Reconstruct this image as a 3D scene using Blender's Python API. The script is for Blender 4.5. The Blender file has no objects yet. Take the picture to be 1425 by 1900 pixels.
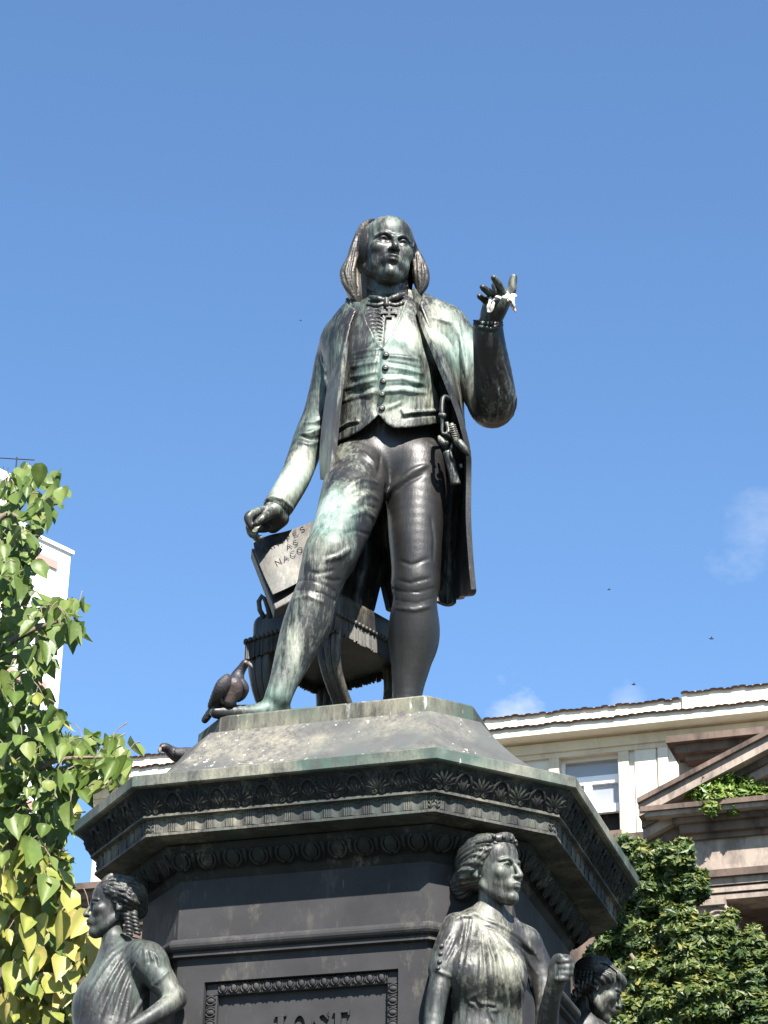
import bpy, bmesh, math, random
import numpy as np
from mathutils import Vector, Matrix
random.seed(7)
rng = np.random.default_rng(11)
SC = bpy.context.scene
COL = SC.collection
R = math.radians
# ------------------------------------------------------------------ camera
FPX = 4430.0                                   # focal length in pixels of the 1425 x 1900 photograph
PITCH, ROLL, YAW = R(27.27), R(1.037), R(0.363)
CAM = np.array([0.0, -10.0, 1.6])
_fh = np.array([math.sin(YAW), math.cos(YAW), 0.0]); _rt = np.array([math.cos(YAW), -math.sin(YAW), 0.0]); _z = np.array([0, 0, 1.0])
_fw = _fh*math.cos(PITCH) + _z*math.sin(PITCH); _up = -_fh*math.sin(PITCH) + _z*math.cos(PITCH)
RGT = _rt*math.cos(ROLL) + _up*math.sin(ROLL); UPV = -_rt*math.sin(ROLL) + _up*math.cos(ROLL); FWD = _fw
cd = bpy.data.cameras.new('camera'); cam = bpy.data.objects.new('camera', cd); COL.objects.link(cam)
cd.sensor_fit = 'VERTICAL'; cd.sensor_height = 24.0; cd.sensor_width = 18.0; cd.lens = FPX/1900*24
cd.clip_start = 0.1; cd.clip_end = 3000
m = Matrix.Identity(4)
for i in range(3):
    m[i][0] = RGT[i]; m[i][1] = UPV[i]; m[i][2] = -FWD[i]; m[i][3] = CAM[i]
cam.matrix_world = m
SC.camera = cam
# ------------------------------------------------------------------ sky and sun
SUN_EL, SUN_AZ = R(47), R(13)                  # azimuth measured from the camera's side (-Y) towards +X
w = bpy.data.worlds.new('World'); SC.world = w; w.use_nodes = True
wn = w.node_tree.nodes; wl = w.node_tree.links
bg = wn['Background']; bg.inputs['Strength'].default_value = 0.055
sky = wn.new('ShaderNodeTexSky'); sky.sky_type = 'NISHITA'; sky.sun_disc = False
sky.sun_elevation = SUN_EL; sky.sun_rotation = math.pi - SUN_AZ
sky.altitude = 20; sky.air_density = 1.0; sky.dust_density = 0.2; sky.ozone_density = 1.2
# a few small fair-weather clouds low over the roofs: noise inside soft patches of sky directions
tc = wn.new('ShaderNodeTexCoord')
mp = wn.new('ShaderNodeMapping'); mp.inputs['Scale'].default_value = (1, 1, 1.6)
nz = wn.new('ShaderNodeTexNoise'); nz.inputs['Scale'].default_value = 26; nz.inputs['Detail'].default_value = 8; nz.inputs['Roughness'].default_value = 0.6
wl.new(tc.outputs['Generated'], mp.inputs['Vector']); wl.new(mp.outputs[0], nz.inputs['Vector'])
def wmath(op, a, b=None, c=None):
    n = wn.new('ShaderNodeMath'); n.operation = op
    for i_, v_ in enumerate((a, b, c)):
        if v_ is None: continue
        if isinstance(v_, bpy.types.NodeSocket): wl.new(v_, n.inputs[i_])
        else: n.inputs[i_].default_value = v_
    return n.outputs[0]
acc = None
CLOUDS = [(948, 1335, 120, 0.75), (1400, 1000, 150, 0.26), (1160, 1310, 60, 0.3), (-500, 1500, 160, 0.8), (2300, 1300, 240, 0.8)]
for cx_, cy_, rr_, am_ in CLOUDS:
    d_ = FWD*FPX + RGT*(cx_-712.5) + UPV*(950-cy_); d_ = d_/np.linalg.norm(d_)
    vm = wn.new('ShaderNodeVectorMath'); vm.operation = 'DISTANCE'; vm.inputs[1].default_value = tuple(d_); wl.new(tc.outputs['Generated'], vm.inputs[0])
    q = wmath('SUBTRACT', 1.0, wmath('DIVIDE', vm.outputs['Value'], rr_/FPX))
    q = wmath('MULTIPLY', wmath('MAXIMUM', q, 0.0), 1.5)
    q = wmath('MULTIPLY', wmath('MINIMUM', wmath('MAXIMUM', wmath('MULTIPLY', wmath('SUBTRACT', wmath('ADD', nz.outputs['Fac'], wmath('MULTIPLY', q, 0.30)), 0.70), 3.0), 0.0), 1.0), am_)
    q = wmath('MULTIPLY', q, wmath('MINIMUM', wmath('MULTIPLY', wmath('MAXIMUM', wmath('SUBTRACT', 1.0, wmath('DIVIDE', vm.outputs['Value'], rr_/FPX)), 0.0), 4.0), 1.0))
    acc = q if acc is None else wmath('MAXIMUM', acc, q)
mx = wn.new('ShaderNodeMixRGB'); mx.inputs[2].default_value = (6.6, 6.9, 7.6, 1)
tint = wn.new('ShaderNodeMixRGB'); tint.blend_type = 'MULTIPLY'; tint.inputs[0].default_value = 1.0; tint.inputs[2].default_value = (0.95, 1.21, 1.42, 1)   # the camera's deep blue rendering of clear air
wl.new(sky.outputs[0], tint.inputs[1])
wl.new(acc, mx.inputs[0]); wl.new(tint.outputs[0], mx.inputs[1]); wl.new(mx.outputs[0], bg.inputs['Color'])
sd = bpy.data.lights.new('sun', 'SUN'); sd.energy = 5.0; sd.angle = R(0.53); sd.color = (1.0, 0.955, 0.89)
sun = bpy.data.objects.new('sun', sd); COL.objects.link(sun)
SDIR = Vector((math.sin(SUN_AZ)*math.cos(SUN_EL), -math.cos(SUN_AZ)*math.cos(SUN_EL), math.sin(SUN_EL)))
sun.rotation_euler = SDIR.to_track_quat('Z', 'Y').to_euler(); sun.location = (6, -10, 30)
vs = SC.view_settings; vs.view_transform = 'Standard'; vs.look = 'None'; vs.exposure = 1.62; vs.gamma = 1.0; vs.use_curve_mapping = False
SC.render.resolution_x = 768; SC.render.resolution_y = 1024
# ------------------------------------------------------------------ places
def ray(px, py):
    d = FWD*FPX + RGT*(px-712.5) + UPV*(950-py)
    return d/np.linalg.norm(d)
def at(px, py, Y):
    d = ray(px, py); t = (Y-CAM[1])/d[1]
    return CAM + d*t
def mpp(p):                                    # metres per photo pixel at a point
    return float(np.dot(np.asarray(p)-CAM, FWD))/FPX
def toz(px, py, z):
    d = ray(px, py); return CAM + d*((z-CAM[2])/d[2])
def pix(X, Y, Z):
    dx = X-CAM[0]; dy = Y-CAM[1]; dz = Z-CAM[2]
    dep = dx*FWD[0]+dy*FWD[1]+dz*FWD[2]
    u = (dx*RGT[0]+dy*RGT[1]+dz*RGT[2])/dep*FPX; v = (dx*UPV[0]+dy*UPV[1]+dz*UPV[2])/dep*FPX
    return 712.5+u, 950-v, dep
# ------------------------------------------------------------------ objects
def tag(o, label=None, cat=None, group=None, kind=None):
    if label: o['label'] = label
    if cat: o['category'] = cat
    if group: o['group'] = group
    if kind: o['kind'] = kind
    return o
WROOT = set()
def wroot(name, loc, **k):
    o = empty(name, loc, **k); WROOT.add(o.name); return o
def empty(name, loc=(0, 0, 0), rz=0.0, **k):
    o = bpy.data.objects.new(name, None); COL.objects.link(o); o.location = loc; o.rotation_euler = (0, 0, rz); o.empty_display_size = 0.2
    return tag(o, **k)
def link(name, me, mat=None, parent=None, **k):
    o = bpy.data.objects.new(name, me); COL.objects.link(o)
    if mat and not me.materials: me.materials.append(mat)
    if parent:
        o.parent = parent
        if parent.name in WROOT: o.matrix_parent_inverse = Matrix.Translation(-parent.location)   # parts modelled in world space
    return tag(o, **k)
def mesh(name, v, f, mat=None, smooth=False):
    me = bpy.data.meshes.new(name)
    me.from_pydata([tuple(map(float, a)) for a in v], [], [tuple(map(int, a)) for a in f])
    if smooth: me.polygons.foreach_set('use_smooth', [True]*len(me.polygons))
    if mat: me.materials.append(mat)
    me.update(); return me
def meshnp(name, v, q, mat=None, smooth=True):
    v = np.ascontiguousarray(v, np.float32); q = np.ascontiguousarray(q, np.int32); n = q.shape[1]
    me = bpy.data.meshes.new(name)
    me.vertices.add(len(v)); me.vertices.foreach_set('co', v.ravel())
    me.loops.add(q.size); me.loops.foreach_set('vertex_index', q.ravel())
    me.polygons.add(len(q)); me.polygons.foreach_set('loop_start', np.arange(0, q.size, n, dtype=np.int32))
    me.update(calc_edges=True)
    me.polygons.foreach_set('use_smooth', np.full(len(q), smooth))
    if mat: me.materials.append(mat)
    me.validate(); me.update(); return me
class MB:                                       # collects simple shapes into one mesh
    def __init__(s): s.v = []; s.f = []
    def add(s, v, f):
        b = len(s.v); s.v += [tuple(map(float, a)) for a in v]; s.f += [tuple(b+i for i in q) for q in f]; return s
    def box(s, x0, x1, y0, y1, z0, z1):
        v = [(x0, y0, z0), (x1, y0, z0), (x1, y1, z0), (x0, y1, z0), (x0, y0, z1), (x1, y0, z1), (x1, y1, z1), (x0, y1, z1)]
        return s.add(v, [(3, 2, 1, 0), (4, 5, 6, 7), (0, 1, 5, 4), (1, 2, 6, 5), (2, 3, 7, 6), (3, 0, 4, 7)])
    def tube(s, pts, rad, n=8, cap=True):
        pts = [Vector(p) for p in pts]; rad = rad if hasattr(rad, '__len__') else [rad]*len(pts)
        b = len(s.v); up = None
        for i, p in enumerate(pts):
            d = (pts[min(i+1, len(pts)-1)]-pts[max(i-1, 0)]).normalized()
            if up is None:
                up = d.orthogonal().normalized()
            else:
                up = (up-d*up.dot(d)).normalized()
            sd_ = d.cross(up)
            for j in range(n):
                a = 2*math.pi*j/n; q = p+(up*math.cos(a)+sd_*math.sin(a))*rad[i]; s.v.append(tuple(q))
        for i in range(len(pts)-1):
            for j in range(n):
                k = (j+1) % n; s.f.append((b+i*n+j, b+i*n+k, b+(i+1)*n+k, b+(i+1)*n+j))
        if cap:
            s.f.append(tuple(b+j for j in reversed(range(n)))); e = b+(len(pts)-1)*n; s.f.append(tuple(e+j for j in range(n)))
        return s
    def ell(s, c, r, n=8, m=6, rot=None, half=False):
        b = len(s.v)
        for i in range(m+1):
            t = math.pi*i/m
            for j in range(n):
                a = 2*math.pi*j/n
                p = Vector((r[0]*math.sin(t)*math.cos(a), r[1]*math.sin(t)*math.sin(a), r[2]*math.cos(t)))
                if rot: p = rot @ p
                s.v.append((c[0]+p.x, c[1]+p.y, c[2]+p.z))
        for i in range(m):
            for j in range(n):
                k = (j+1) % n
                if i == 0: s.f.append((b+j, b+n+j, b+n+k))
                elif i == m-1: s.f.append((b+i*n+j, b+(i+1)*n+j, b+i*n+k))
                else: s.f.append((b+i*n+j, b+(i+1)*n+j, b+(i+1)*n+k, b+i*n+k))
        return s
    def mesh(s, name, mat=None, smooth=False): return mesh(name, s.v, s.f, mat, smooth)
    def obj(s, name, mat, parent=None, smooth=False, bevel=0, **k):
        o = link(name, s.mesh(name, mat, smooth), None, parent, **k)
        if bevel:
            mo = o.modifiers.new('b', 'BEVEL'); mo.width = bevel; mo.segments = 2; mo.limit_method = 'ANGLE'
        return o
# ------------------------------------------------------------------ materials
def nodes(name):
    m = bpy.data.materials.new(name); m.use_nodes = True
    nt = m.node_tree; return m, nt.nodes, nt.links, nt.nodes['Principled BSDF']
def noise(N, L, vec, scale, detail=4, rough=0.55, mapscale=None, loc=(0, 0, 0)):
    n = N.new('ShaderNodeTexNoise'); n.inputs['Scale'].default_value = scale; n.inputs['Detail'].default_value = detail; n.inputs['Roughness'].default_value = rough
    if mapscale:
        mp = N.new('ShaderNodeMapping'); mp.inputs['Scale'].default_value = mapscale; mp.inputs['Location'].default_value = loc
        L.new(vec, mp.inputs['Vector']); vec = mp.outputs[0]
    L.new(vec, n.inputs['Vector']); return n.outputs['Fac']
def ramp(N, L, fac, stops):
    r = N.new('ShaderNodeValToRGB'); e = r.color_ramp.elements
    while len(e) < len(stops): e.new(0.5)
    for k, (p, c) in enumerate(stops):
        e[k].position = p; e[k].color = (c, c, c, 1) if not hasattr(c, '__len__') else (*c[:3], 1)
    L.new(fac, r.inputs['Fac']); return r.outputs['Color']
def mix(N, L, fac, a, b, mode='MIX'):
    m = N.new('ShaderNodeMixRGB'); m.blend_type = mode
    for s, v in ((0, fac), (1, a), (2, b)):
        if hasattr(v, 'links') or isinstance(v, bpy.types.NodeSocket): L.new(v, m.inputs[s])
        elif s == 0: m.inputs[0].default_value = v
        else: m.inputs[s].default_value = (*v[:3], 1)
    return m.outputs[0]
def math_(N, L, op, a, b=None, clamp=False):
    m = N.new('ShaderNodeMath'); m.operation = op; m.use_clamp = clamp
    for s, v in ((0, a), (1, b)):
        if v is None: continue
        if isinstance(v, bpy.types.NodeSocket): L.new(v, m.inputs[s])
        else: m.inputs[s].default_value = v
    return m.outputs[0]
def bump(N, L, h, strength, dist, bsdf):
    b = N.new('ShaderNodeBump'); b.inputs['Strength'].default_value = strength; b.inputs['Distance'].default_value = dist
    L.new(h, b.inputs['Height']); L.new(b.outputs[0], bsdf.inputs['Normal']); return b
def simple(name, col, rough=0.8, var=0.25, scale=6, bmp=0.15, metal=0.0, streak=None, spec=0.5, stain=0.0):
    m, N, L, B = nodes(name)
    g = N.new('ShaderNodeNewGeometry').outputs['Position']
    n = noise(N, L, g, scale, 6, 0.6, streak)
    c = ramp(N, L, n, [(0.25, tuple(x*(1-var) for x in col)), (0.75, tuple(min(1, x*(1+var)) for x in col))])
    if stain:
        k_ = math_(N, L, 'MULTIPLY', ramp(N, L, noise(N, L, g, scale*1.7, 8, 0.7, (1, 1, 0.35)), [(0.46, 0.0), (0.62, 1.0)]), stain); c = mix(N, L, k_, c, tuple(x*0.22 for x in col))
    L.new(c, B.inputs['Base Color']); B.inputs['Roughness'].default_value = rough; B.inputs['Metallic'].default_value = metal
    B.inputs['Specular IOR Level'].default_value = spec
    if bmp: bump(N, L, noise(N, L, g, scale*6, 4), bmp, 0.01, B)
    return m
def bronze(name, dark, mid, green, pale, pat=0.3, rough=0.42, metal=0.35, attr=True, drop=0.0, sx=16.0, sz=1.8, grain=0.25, lvl=(0.42, 0.66), spec=0.5):
    # dark patinated bronze: verdigris washes down in streaks; the vertex value 'pat' marks weathered spots and, on the man, painted-in sunlit highlights
    m, N, L, B = nodes(name)
    g = N.new('ShaderNodeNewGeometry'); P = g.outputs['Position']
    st = noise(N, L, P, 1.0, 7, 0.62, (sx, sx, sz))
    fine = noise(N, L, P, 1.0, 5, 0.7, (sx*4, sx*4, sz*7))
    blot = noise(N, L, P, 4.5, 5, 0.6)
    vf = noise(N, L, P, 1.0, 4, 0.75, (sx*11, sx*11, sz*26))
    f = math_(N, L, 'ADD', math_(N, L, 'MULTIPLY', st, 0.36), math_(N, L, 'MULTIPLY', fine, 0.34))
    f = math_(N, L, 'ADD', f, math_(N, L, 'MULTIPLY', vf, 0.16))
    f = math_(N, L, 'ADD', f, math_(N, L, 'MULTIPLY', blot, 0.20))
    f = math_(N, L, 'ADD', 0.5, math_(N, L, 'MULTIPLY', math_(N, L, 'SUBTRACT', f, 0.53), 1.35))
    if attr:
        at_ = N.new('ShaderNodeAttribute'); at_.attribute_name = 'pat'
        f = math_(N, L, 'ADD', f, math_(N, L, 'MULTIPLY', math_(N, L, 'SUBTRACT', at_.outputs['Fac'], 0.5), 0.42))
    f = math_(N, L, 'ADD', f, pat-0.3)
    base = mix(N, L, ramp(N, L, blot, [(0.35, 0.0), (0.65, 1.0)]), dark, mid)
    k1 = ramp(N, L, f, [(lvl[0], 0.0), (lvl[1], 1.0)])
    hue = ramp(N, L, noise(N, L, P, 2.6, 3), [(0.42, 0.0), (0.6, 1.0)])
    tan = tuple(0.55*a+0.45*b for a, b in zip(pale, (0.30, 0.25, 0.16)))
    c = mix(N, L, k1, base, mix(N, L, hue, green, tan))
    c = mix(N, L, ramp(N, L, f, [(lvl[1]-0.02, 0.0), (lvl[1]+0.16, 1.0)]), c, pale)
    if drop:
        dn = noise(N, L, P, 1.0, 3, 0.5, (44, 44, 7)); dn2 = noise(N, L, P, 3.1, 2)
        dm = math_(N, L, 'MULTIPLY', ramp(N, L, dn, [(0.66, 0.0), (0.70, 1.0)]), ramp(N, L, dn2, [(0.45, 0.0), (0.6, 1.0)]))
        c = mix(N, L, math_(N, L, 'MULTIPLY', dm, drop), c, (0.62, 0.62, 0.58))
    L.new(c, B.inputs['Base Color']); B.inputs['Specular IOR Level'].default_value = spec
    mt = math_(N, L, 'MULTIPLY', math_(N, L, 'SUBTRACT', 1.0, k1, True), metal); L.new(mt, B.inputs['Metallic'])
    rg = math_(N, L, 'ADD', math_(N, L, 'MULTIPLY', k1, 0.16), rough); rg = math_(N, L, 'ADD', rg, math_(N, L, 'MULTIPLY', math_(N, L, 'SUBTRACT', fine, 0.5), 0.3)); L.new(rg, B.inputs['Roughness'])
    h = math_(N, L, 'ADD', math_(N, L, 'MULTIPLY', fine, 0.6), math_(N, L, 'MULTIPLY', noise(N, L, P, 90, 3), 0.4))
    bump(N, L, h, grain, 0.012, B)
    return m
M = {}
M['statue'] = bronze('statue_bronze', (0.017, 0.016, 0.0155), (0.031, 0.029, 0.027), (0.085, 0.135, 0.108), (0.28, 0.335, 0.29), pat=0.24, rough=0.43, metal=0.3, grain=0.14)
M['hairb'] = bronze('statue_hair_bronze', (0.020, 0.0185, 0.0175), (0.045, 0.038, 0.031), (0.06, 0.072, 0.056), (0.13, 0.115, 0.09), pat=0.24, rough=0.48, metal=0.25, grain=0.12)
M['woman'] = bronze('figure_bronze', (0.024, 0.023, 0.022), (0.044, 0.042, 0.040), (0.080, 0.105, 0.088), (0.17, 0.205, 0.18), pat=0.25, rough=0.48, metal=0.25, grain=0.12)
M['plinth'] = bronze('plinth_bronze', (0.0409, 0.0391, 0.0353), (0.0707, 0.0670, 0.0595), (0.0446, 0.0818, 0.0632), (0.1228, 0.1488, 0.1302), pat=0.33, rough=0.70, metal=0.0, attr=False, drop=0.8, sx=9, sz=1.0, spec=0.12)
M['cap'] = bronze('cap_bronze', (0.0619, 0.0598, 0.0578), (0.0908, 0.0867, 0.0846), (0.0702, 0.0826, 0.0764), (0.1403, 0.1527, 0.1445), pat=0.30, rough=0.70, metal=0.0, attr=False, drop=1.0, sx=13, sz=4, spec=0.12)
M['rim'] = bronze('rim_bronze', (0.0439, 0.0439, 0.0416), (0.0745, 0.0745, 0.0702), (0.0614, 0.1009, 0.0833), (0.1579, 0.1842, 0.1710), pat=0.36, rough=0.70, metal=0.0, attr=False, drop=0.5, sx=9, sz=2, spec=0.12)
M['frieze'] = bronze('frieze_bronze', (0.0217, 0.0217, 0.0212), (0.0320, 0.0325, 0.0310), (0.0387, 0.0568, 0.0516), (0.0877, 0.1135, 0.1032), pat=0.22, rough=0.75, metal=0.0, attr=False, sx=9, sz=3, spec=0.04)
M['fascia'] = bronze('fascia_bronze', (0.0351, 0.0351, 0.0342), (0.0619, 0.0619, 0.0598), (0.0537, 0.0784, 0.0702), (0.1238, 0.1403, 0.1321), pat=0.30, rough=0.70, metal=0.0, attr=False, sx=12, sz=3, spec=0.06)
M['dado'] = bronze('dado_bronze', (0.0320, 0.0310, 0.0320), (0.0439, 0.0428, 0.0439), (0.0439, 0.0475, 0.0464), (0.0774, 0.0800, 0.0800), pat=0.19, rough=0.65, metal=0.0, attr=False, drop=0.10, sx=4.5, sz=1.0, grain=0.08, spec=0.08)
M['white'] = simple('white_plaster', (0.60, 0.56, 0.46), 0.85, 0.14, 1.6, 0.05, stain=0.12)
M['cream'] = simple('cream_plaster', (0.55, 0.47, 0.33), 0.85, 0.15, 1.8, 0.06, streak=(1, 1, 0.25), stain=0.25)
M['tower'] = simple('tower_render', (0.75, 0.75, 0.73), 0.85, 0.04, 0.3, 0.05)
M['pink'] = simple('pink_band', (0.42, 0.24, 0.20), 0.85, 0.06, 0.5, 0.05)
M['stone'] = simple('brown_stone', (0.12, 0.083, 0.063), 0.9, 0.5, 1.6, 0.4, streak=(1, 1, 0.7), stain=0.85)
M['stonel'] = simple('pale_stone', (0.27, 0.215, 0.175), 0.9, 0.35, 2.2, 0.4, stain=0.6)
M['tile'] = simple('roof_clay', (0.14, 0.07, 0.05), 0.9, 0.4, 3, 0.2)
M['frame'] = simple('white_window_paint', (0.80, 0.80, 0.79), 0.5, 0.03, 3, 0)
M['dark'] = simple('dark_room', (0.02, 0.018, 0.016), 0.9, 0.2, 3, 0)
M['blind'] = simple('grey_blind', (0.34, 0.345, 0.35), 0.7, 0.08, 4, 0.05)
M['ground'] = simple('paving', (0.045, 0.048, 0.035), 0.9, 0.3, 2, 0.2)
m_, N_, L_, B_ = nodes('window_glass'); B_.inputs['Base Color'].default_value = (0.8, 0.82, 0.84, 1); B_.inputs['Roughness'].default_value = 0.06; B_.inputs['Transmission Weight'].default_value = 0.75; B_.inputs['IOR'].default_value = 1.45; M['glass'] = m_
# ------------------------------------------------------------------ ground
GZ = 0.0
mb = MB(); mb.add([(-1500, -1500, 0), (1500, -1500, 0), (1500, 1500, 0), (-1500, 1500, 0)], [(0, 1, 2, 3)])
mb.obj('ground', M['ground'], kind='structure')
# ------------------------------------------------------------------ pedestal
ZP = 5.52                                      # top of the plinth
PYAW = R(-17.67)
ped = empty('monument_pedestal', (0, 0, 0), PYAW, label='dark bronze octagonal pedestal with ornate cornice under the standing man', cat='pedestal')
def octv(a, h, z): return [(h, -a, z), (a, -h, z), (a, h, z), (h, a, z), (-h, a, z), (-a, h, z), (-a, -h, z), (-h, -a, z)]
def loft(name, prof, mat, cap=(True, True), parent=ped, bevel=0.0):
    mb = MB(); v = []
    for a, h, z in prof: v += octv(a, h, ZP+z)
    f = []
    for i in range(len(prof)-1):
        for j in range(8):
            k = (j+1) % 8; f.append((i*8+j, i*8+k, (i+1)*8+k, (i+1)*8+j)[::-1])
    if cap[0]: f.append(tuple(range(8)))
    if cap[1]: e = (len(prof)-1)*8; f.append(tuple(e+j for j in reversed(range(8))))
    mb.add(v, f); return mb.obj(name, mat, parent, bevel=bevel)
T8 = math.tan(math.pi/8)
def sect(a, h0, a0, z): return (a, h0+(a-a0)*T8, z)      # same octagon moved in or out
# plinth
loft('plinth', [(0.612, 0.456, 0.0), (0.622, 0.461, -0.010), (0.626, 0.464, -0.11)], M['plinth'], (True, False))
# concave cap running out to the rim
pr = []
for i in range(13):
    t = i/12; a = 0.66+(1.094-0.66)*t; h = 0.487+(0.641-0.487)*t
    z = -0.093-0.343*(1-(1-t)**1.75)
    pr.append((a, h, z))
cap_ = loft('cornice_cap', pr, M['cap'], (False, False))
for p in cap_.data.polygons: p.use_smooth = False
loft('cornice_rim', [(1.094, 0.641, -0.4361), (1.098, 0.643, -0.440), (1.098, 0.643, -0.483), (1.092, 0.640, -0.488), (1.06, 0.628, -0.488)], M['rim'], (False, False))
fr0 = (1.072, 0.634, -0.487); fr1 = (1.018, 0.615, -0.583)
pr = []
for i in range(7):
    t = i/6; q = t+0.10*math.sin(2*math.pi*t)
    pr.append((fr0[0]+(fr1[0]-fr0[0])*q, fr0[1]+(fr1[1]-fr0[1])*q, fr0[2]+(fr1[2]-fr0[2])*t))
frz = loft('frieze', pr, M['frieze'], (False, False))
loft('fillet', [(1.016, 0.615, -0.580), (1.022, 0.617, -0.583), (1.022, 0.617, -0.594), (0.995, 0.607, -0.596)], M['fascia'], (False, False))
fas = loft('fascia', [(0.993, 0.604, -0.590), (0.993, 0.604, -0.655), (1.002, 0.608, -0.657), (1.002, 0.608, -0.668), (0.86, 0.552, -0.668)], M['fascia'], (False, False))
pr = []
for i in range(7):
    t = i/6*math.pi/2; pr.append(sect(0.80+0.085*math.cos(t), 0.53, 0.80, -0.675-0.085*math.sin(t)))
ovo = loft('ovolo', pr, M['frieze'], (False, False))
DA = 0.800; DH = 0.528
loft('neck_moulding', [sect(DA+0.02, DH, DA, -0.755), sect(DA+0.02, DH, DA, -0.772), sect(DA+0.008, DH, DA, -0.79), (DA, DH, -0.80)], M['frieze'], (False, False))
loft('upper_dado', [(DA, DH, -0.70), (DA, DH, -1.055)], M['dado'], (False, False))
pr = [sect(DA-0.01, DH, DA, -1.050)]
for i in range(9):
    t = -math.pi/2+math.pi*i/8; pr.append(sect(DA+0.012+0.024*math.cos(t), DH, DA, -1.076-0.024*math.sin(-t)*-1))
pr = [sect(DA-0.01, DH, DA, -1.049)]+[sect(DA+0.014+0.026*math.cos(t), DH, DA, -1.076+0.026*math.sin(t)) for t in [math.pi/2-math.pi*i/8 for i in range(9)]]
pr += [sect(DA+0.012, DH, DA, -1.104), sect(DA+0.016, DH, DA, -1.106), sect(DA+0.016, DH, DA, -1.122), sect(DA-0.012, DH, DA, -1.126)]
tor = loft('torus_moulding', pr, M['dado'], (False, False))
DB = DA-0.010; HB = DH-0.004
# lower dado with a sunk panel on the front
px0, px1 = -0.405, 0.405; pz1 = ZP-1.225; pz0 = ZP-2.35
zt, zb = ZP-1.10, ZP-3.2
v = octv(DB, HB, zt)+octv(DB, HB, zb); f = []
for j in range(7): f.append((8+j, 8+j+1, j+1, j)) 
mb = MB(); mb.add(v, f)
mb.add([(-HB, -DB, zt), (HB, -DB, zt), (HB, -DB, zb), (-HB, -DB, zb), (px0, -DB, pz1), (px1, -DB, pz1), (px1, -DB, pz0), (px0, -DB, pz0)],
       [(0, 4, 5, 1), (1, 5, 6, 2), (2, 6, 7, 3), (3, 7, 4, 0)])
RC = 0.050
mb.add([(px0, -DB, pz1), (px1, -DB, pz1), (px1, -DB, pz0), (px0, -DB, pz0), (px0, -DB+RC, pz1), (px1, -DB+RC, pz1), (px1, -DB+RC, pz0), (px0, -DB+RC, pz0)],
       [(0, 4, 5, 1)[::-1], (1, 5, 6, 2)[::-1], (2, 6, 7, 3)[::-1], (3, 7, 4, 0)[::-1], (4, 5, 6, 7)[::-1]])
dado = mb.obj('dado', M['dado'], ped)
loft('base', [(DB+0.0, HB, -3.19), (DB+0.10, HB+0.04, -3.22), (DB+0.12, HB+0.05, -3.5), (1.25, 0.75, -3.55), (1.25, 0.75, -3.95), (1.7, 1.0, -3.97), (1.7, 1.0, -4.7), (2.2, 1.3, -4.72), (2.2, 1.3, -5.52)], M['dado'], (False, False))
# ---- repeated ornament: one mesh per kind, shared by every copy
def sides():                                   # start, end (outline order), for side j between vertex j and j+1
    return range(8)
def side_frame(j, a, h, z):
    V = octv(a, h, z); p, q = Vector(V[j]), Vector(V[(j+1) % 8]); d = (q-p); L = d.length; d.normalize()
    n = d.cross(Vector((0, 0, 1))); return p, d, L, n
def place(name, me, j, p, d, n, s, tilt=0.0, parent=ped, scale=(1, 1, 1)):
    o = link(name, me, None, parent)
    up = Vector((0, 0, 1)); nn = n.copy()
    if tilt:
        nn = (n*math.cos(tilt)-up*math.sin(tilt)); up = (up*math.cos(tilt)+n*math.sin(tilt))
    x = d
    mm = Matrix(((x.x, nn.x, up.x, 0), (x.y, nn.y, up.y, 0), (x.z, nn.z, up.z, 0), (0, 0, 0, 1)))
    pos = p+d*s
    mm[0][3], mm[1][3], mm[2][3] = pos.x, pos.y, pos.z
    o.matrix_local = mm @ Matrix.Diagonal((*scale, 1))
    return o
VIS = [7, 0, 1, 6, 5, 2]                        # front, right bevel, right, left bevel, left, back right bevel
# palmettes (local: x along, y out of the surface, z up the slope), about 0.10 high
def leafblob(mb, x0, z0, ang, ln, wd, th):
    c, s = math.cos(ang), math.sin(ang); pts = []
    prof = [(0, 0.25), (0.35, 0.8), (0.7, 1.0), (1.0, 0.15)]
    b = len(mb.v); v = []; f = []
    for t, k in prof:
        for off, hh in ((-1, 0.0), (0, 1.0), (1, 0.0)):
            lx = off*wd*k*0.5; lz = t*ln
            v.append((x0+lx*c+lz*s, th*hh*(0.5+0.5*k)+0.001, z0-lx*s+lz*c))
    for i in range(3):
        for q in range(2): f.append((i*3+q, i*3+q+1, i*3+q+4, i*3+q+3))
    mb.add(v, f)
def scroll(mb, x0, z0, r, sgn, th):
    pts = []
    for i in range(12):
        a = i/11*math.pi*2.6; rr = r*(1-0.75*i/11); pts.append((x0+sgn*rr*math.cos(a), th*0.6, z0+rr*math.sin(a)))
    mb.tube(pts, [th*0.55]*12, 5)
mbp = MB()
for a in (-75, -50, -25, 0, 25, 50, 75): leafblob(mbp, 0, -0.030, R(a), 0.072-0.014*abs(a)/75, 0.017, 0.017)
scroll(mbp, -0.018, -0.042, 0.013, -1, 0.012); scroll(mbp, 0.018, -0.042, 0.013, 1, 0.012)
PAL = mbp.mesh('palmette', M['frieze'], True)
mbp = MB()
for a in (-38, -16, 16, 38): leafblob(mbp, 0, -0.045, R(a), 0.055, 0.015, 0.014)
mbp.tube([(x, 0.009, -0.042+0.075*(1-(x/0.04)**2)**0.5*1.0) for x in np.linspace(-0.0399, 0.0399, 9)], 0.007, 5)
scroll(mbp, -0.024, 0.028, 0.012, 1, 0.011); scroll(mbp, 0.024, 0.028, 0.012, -1, 0.011)
LOT = mbp.mesh('lotus', M['frieze'], True)
tiltF = math.atan2(fr0[0]-fr1[0], fr0[2]-fr1[2])
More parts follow.
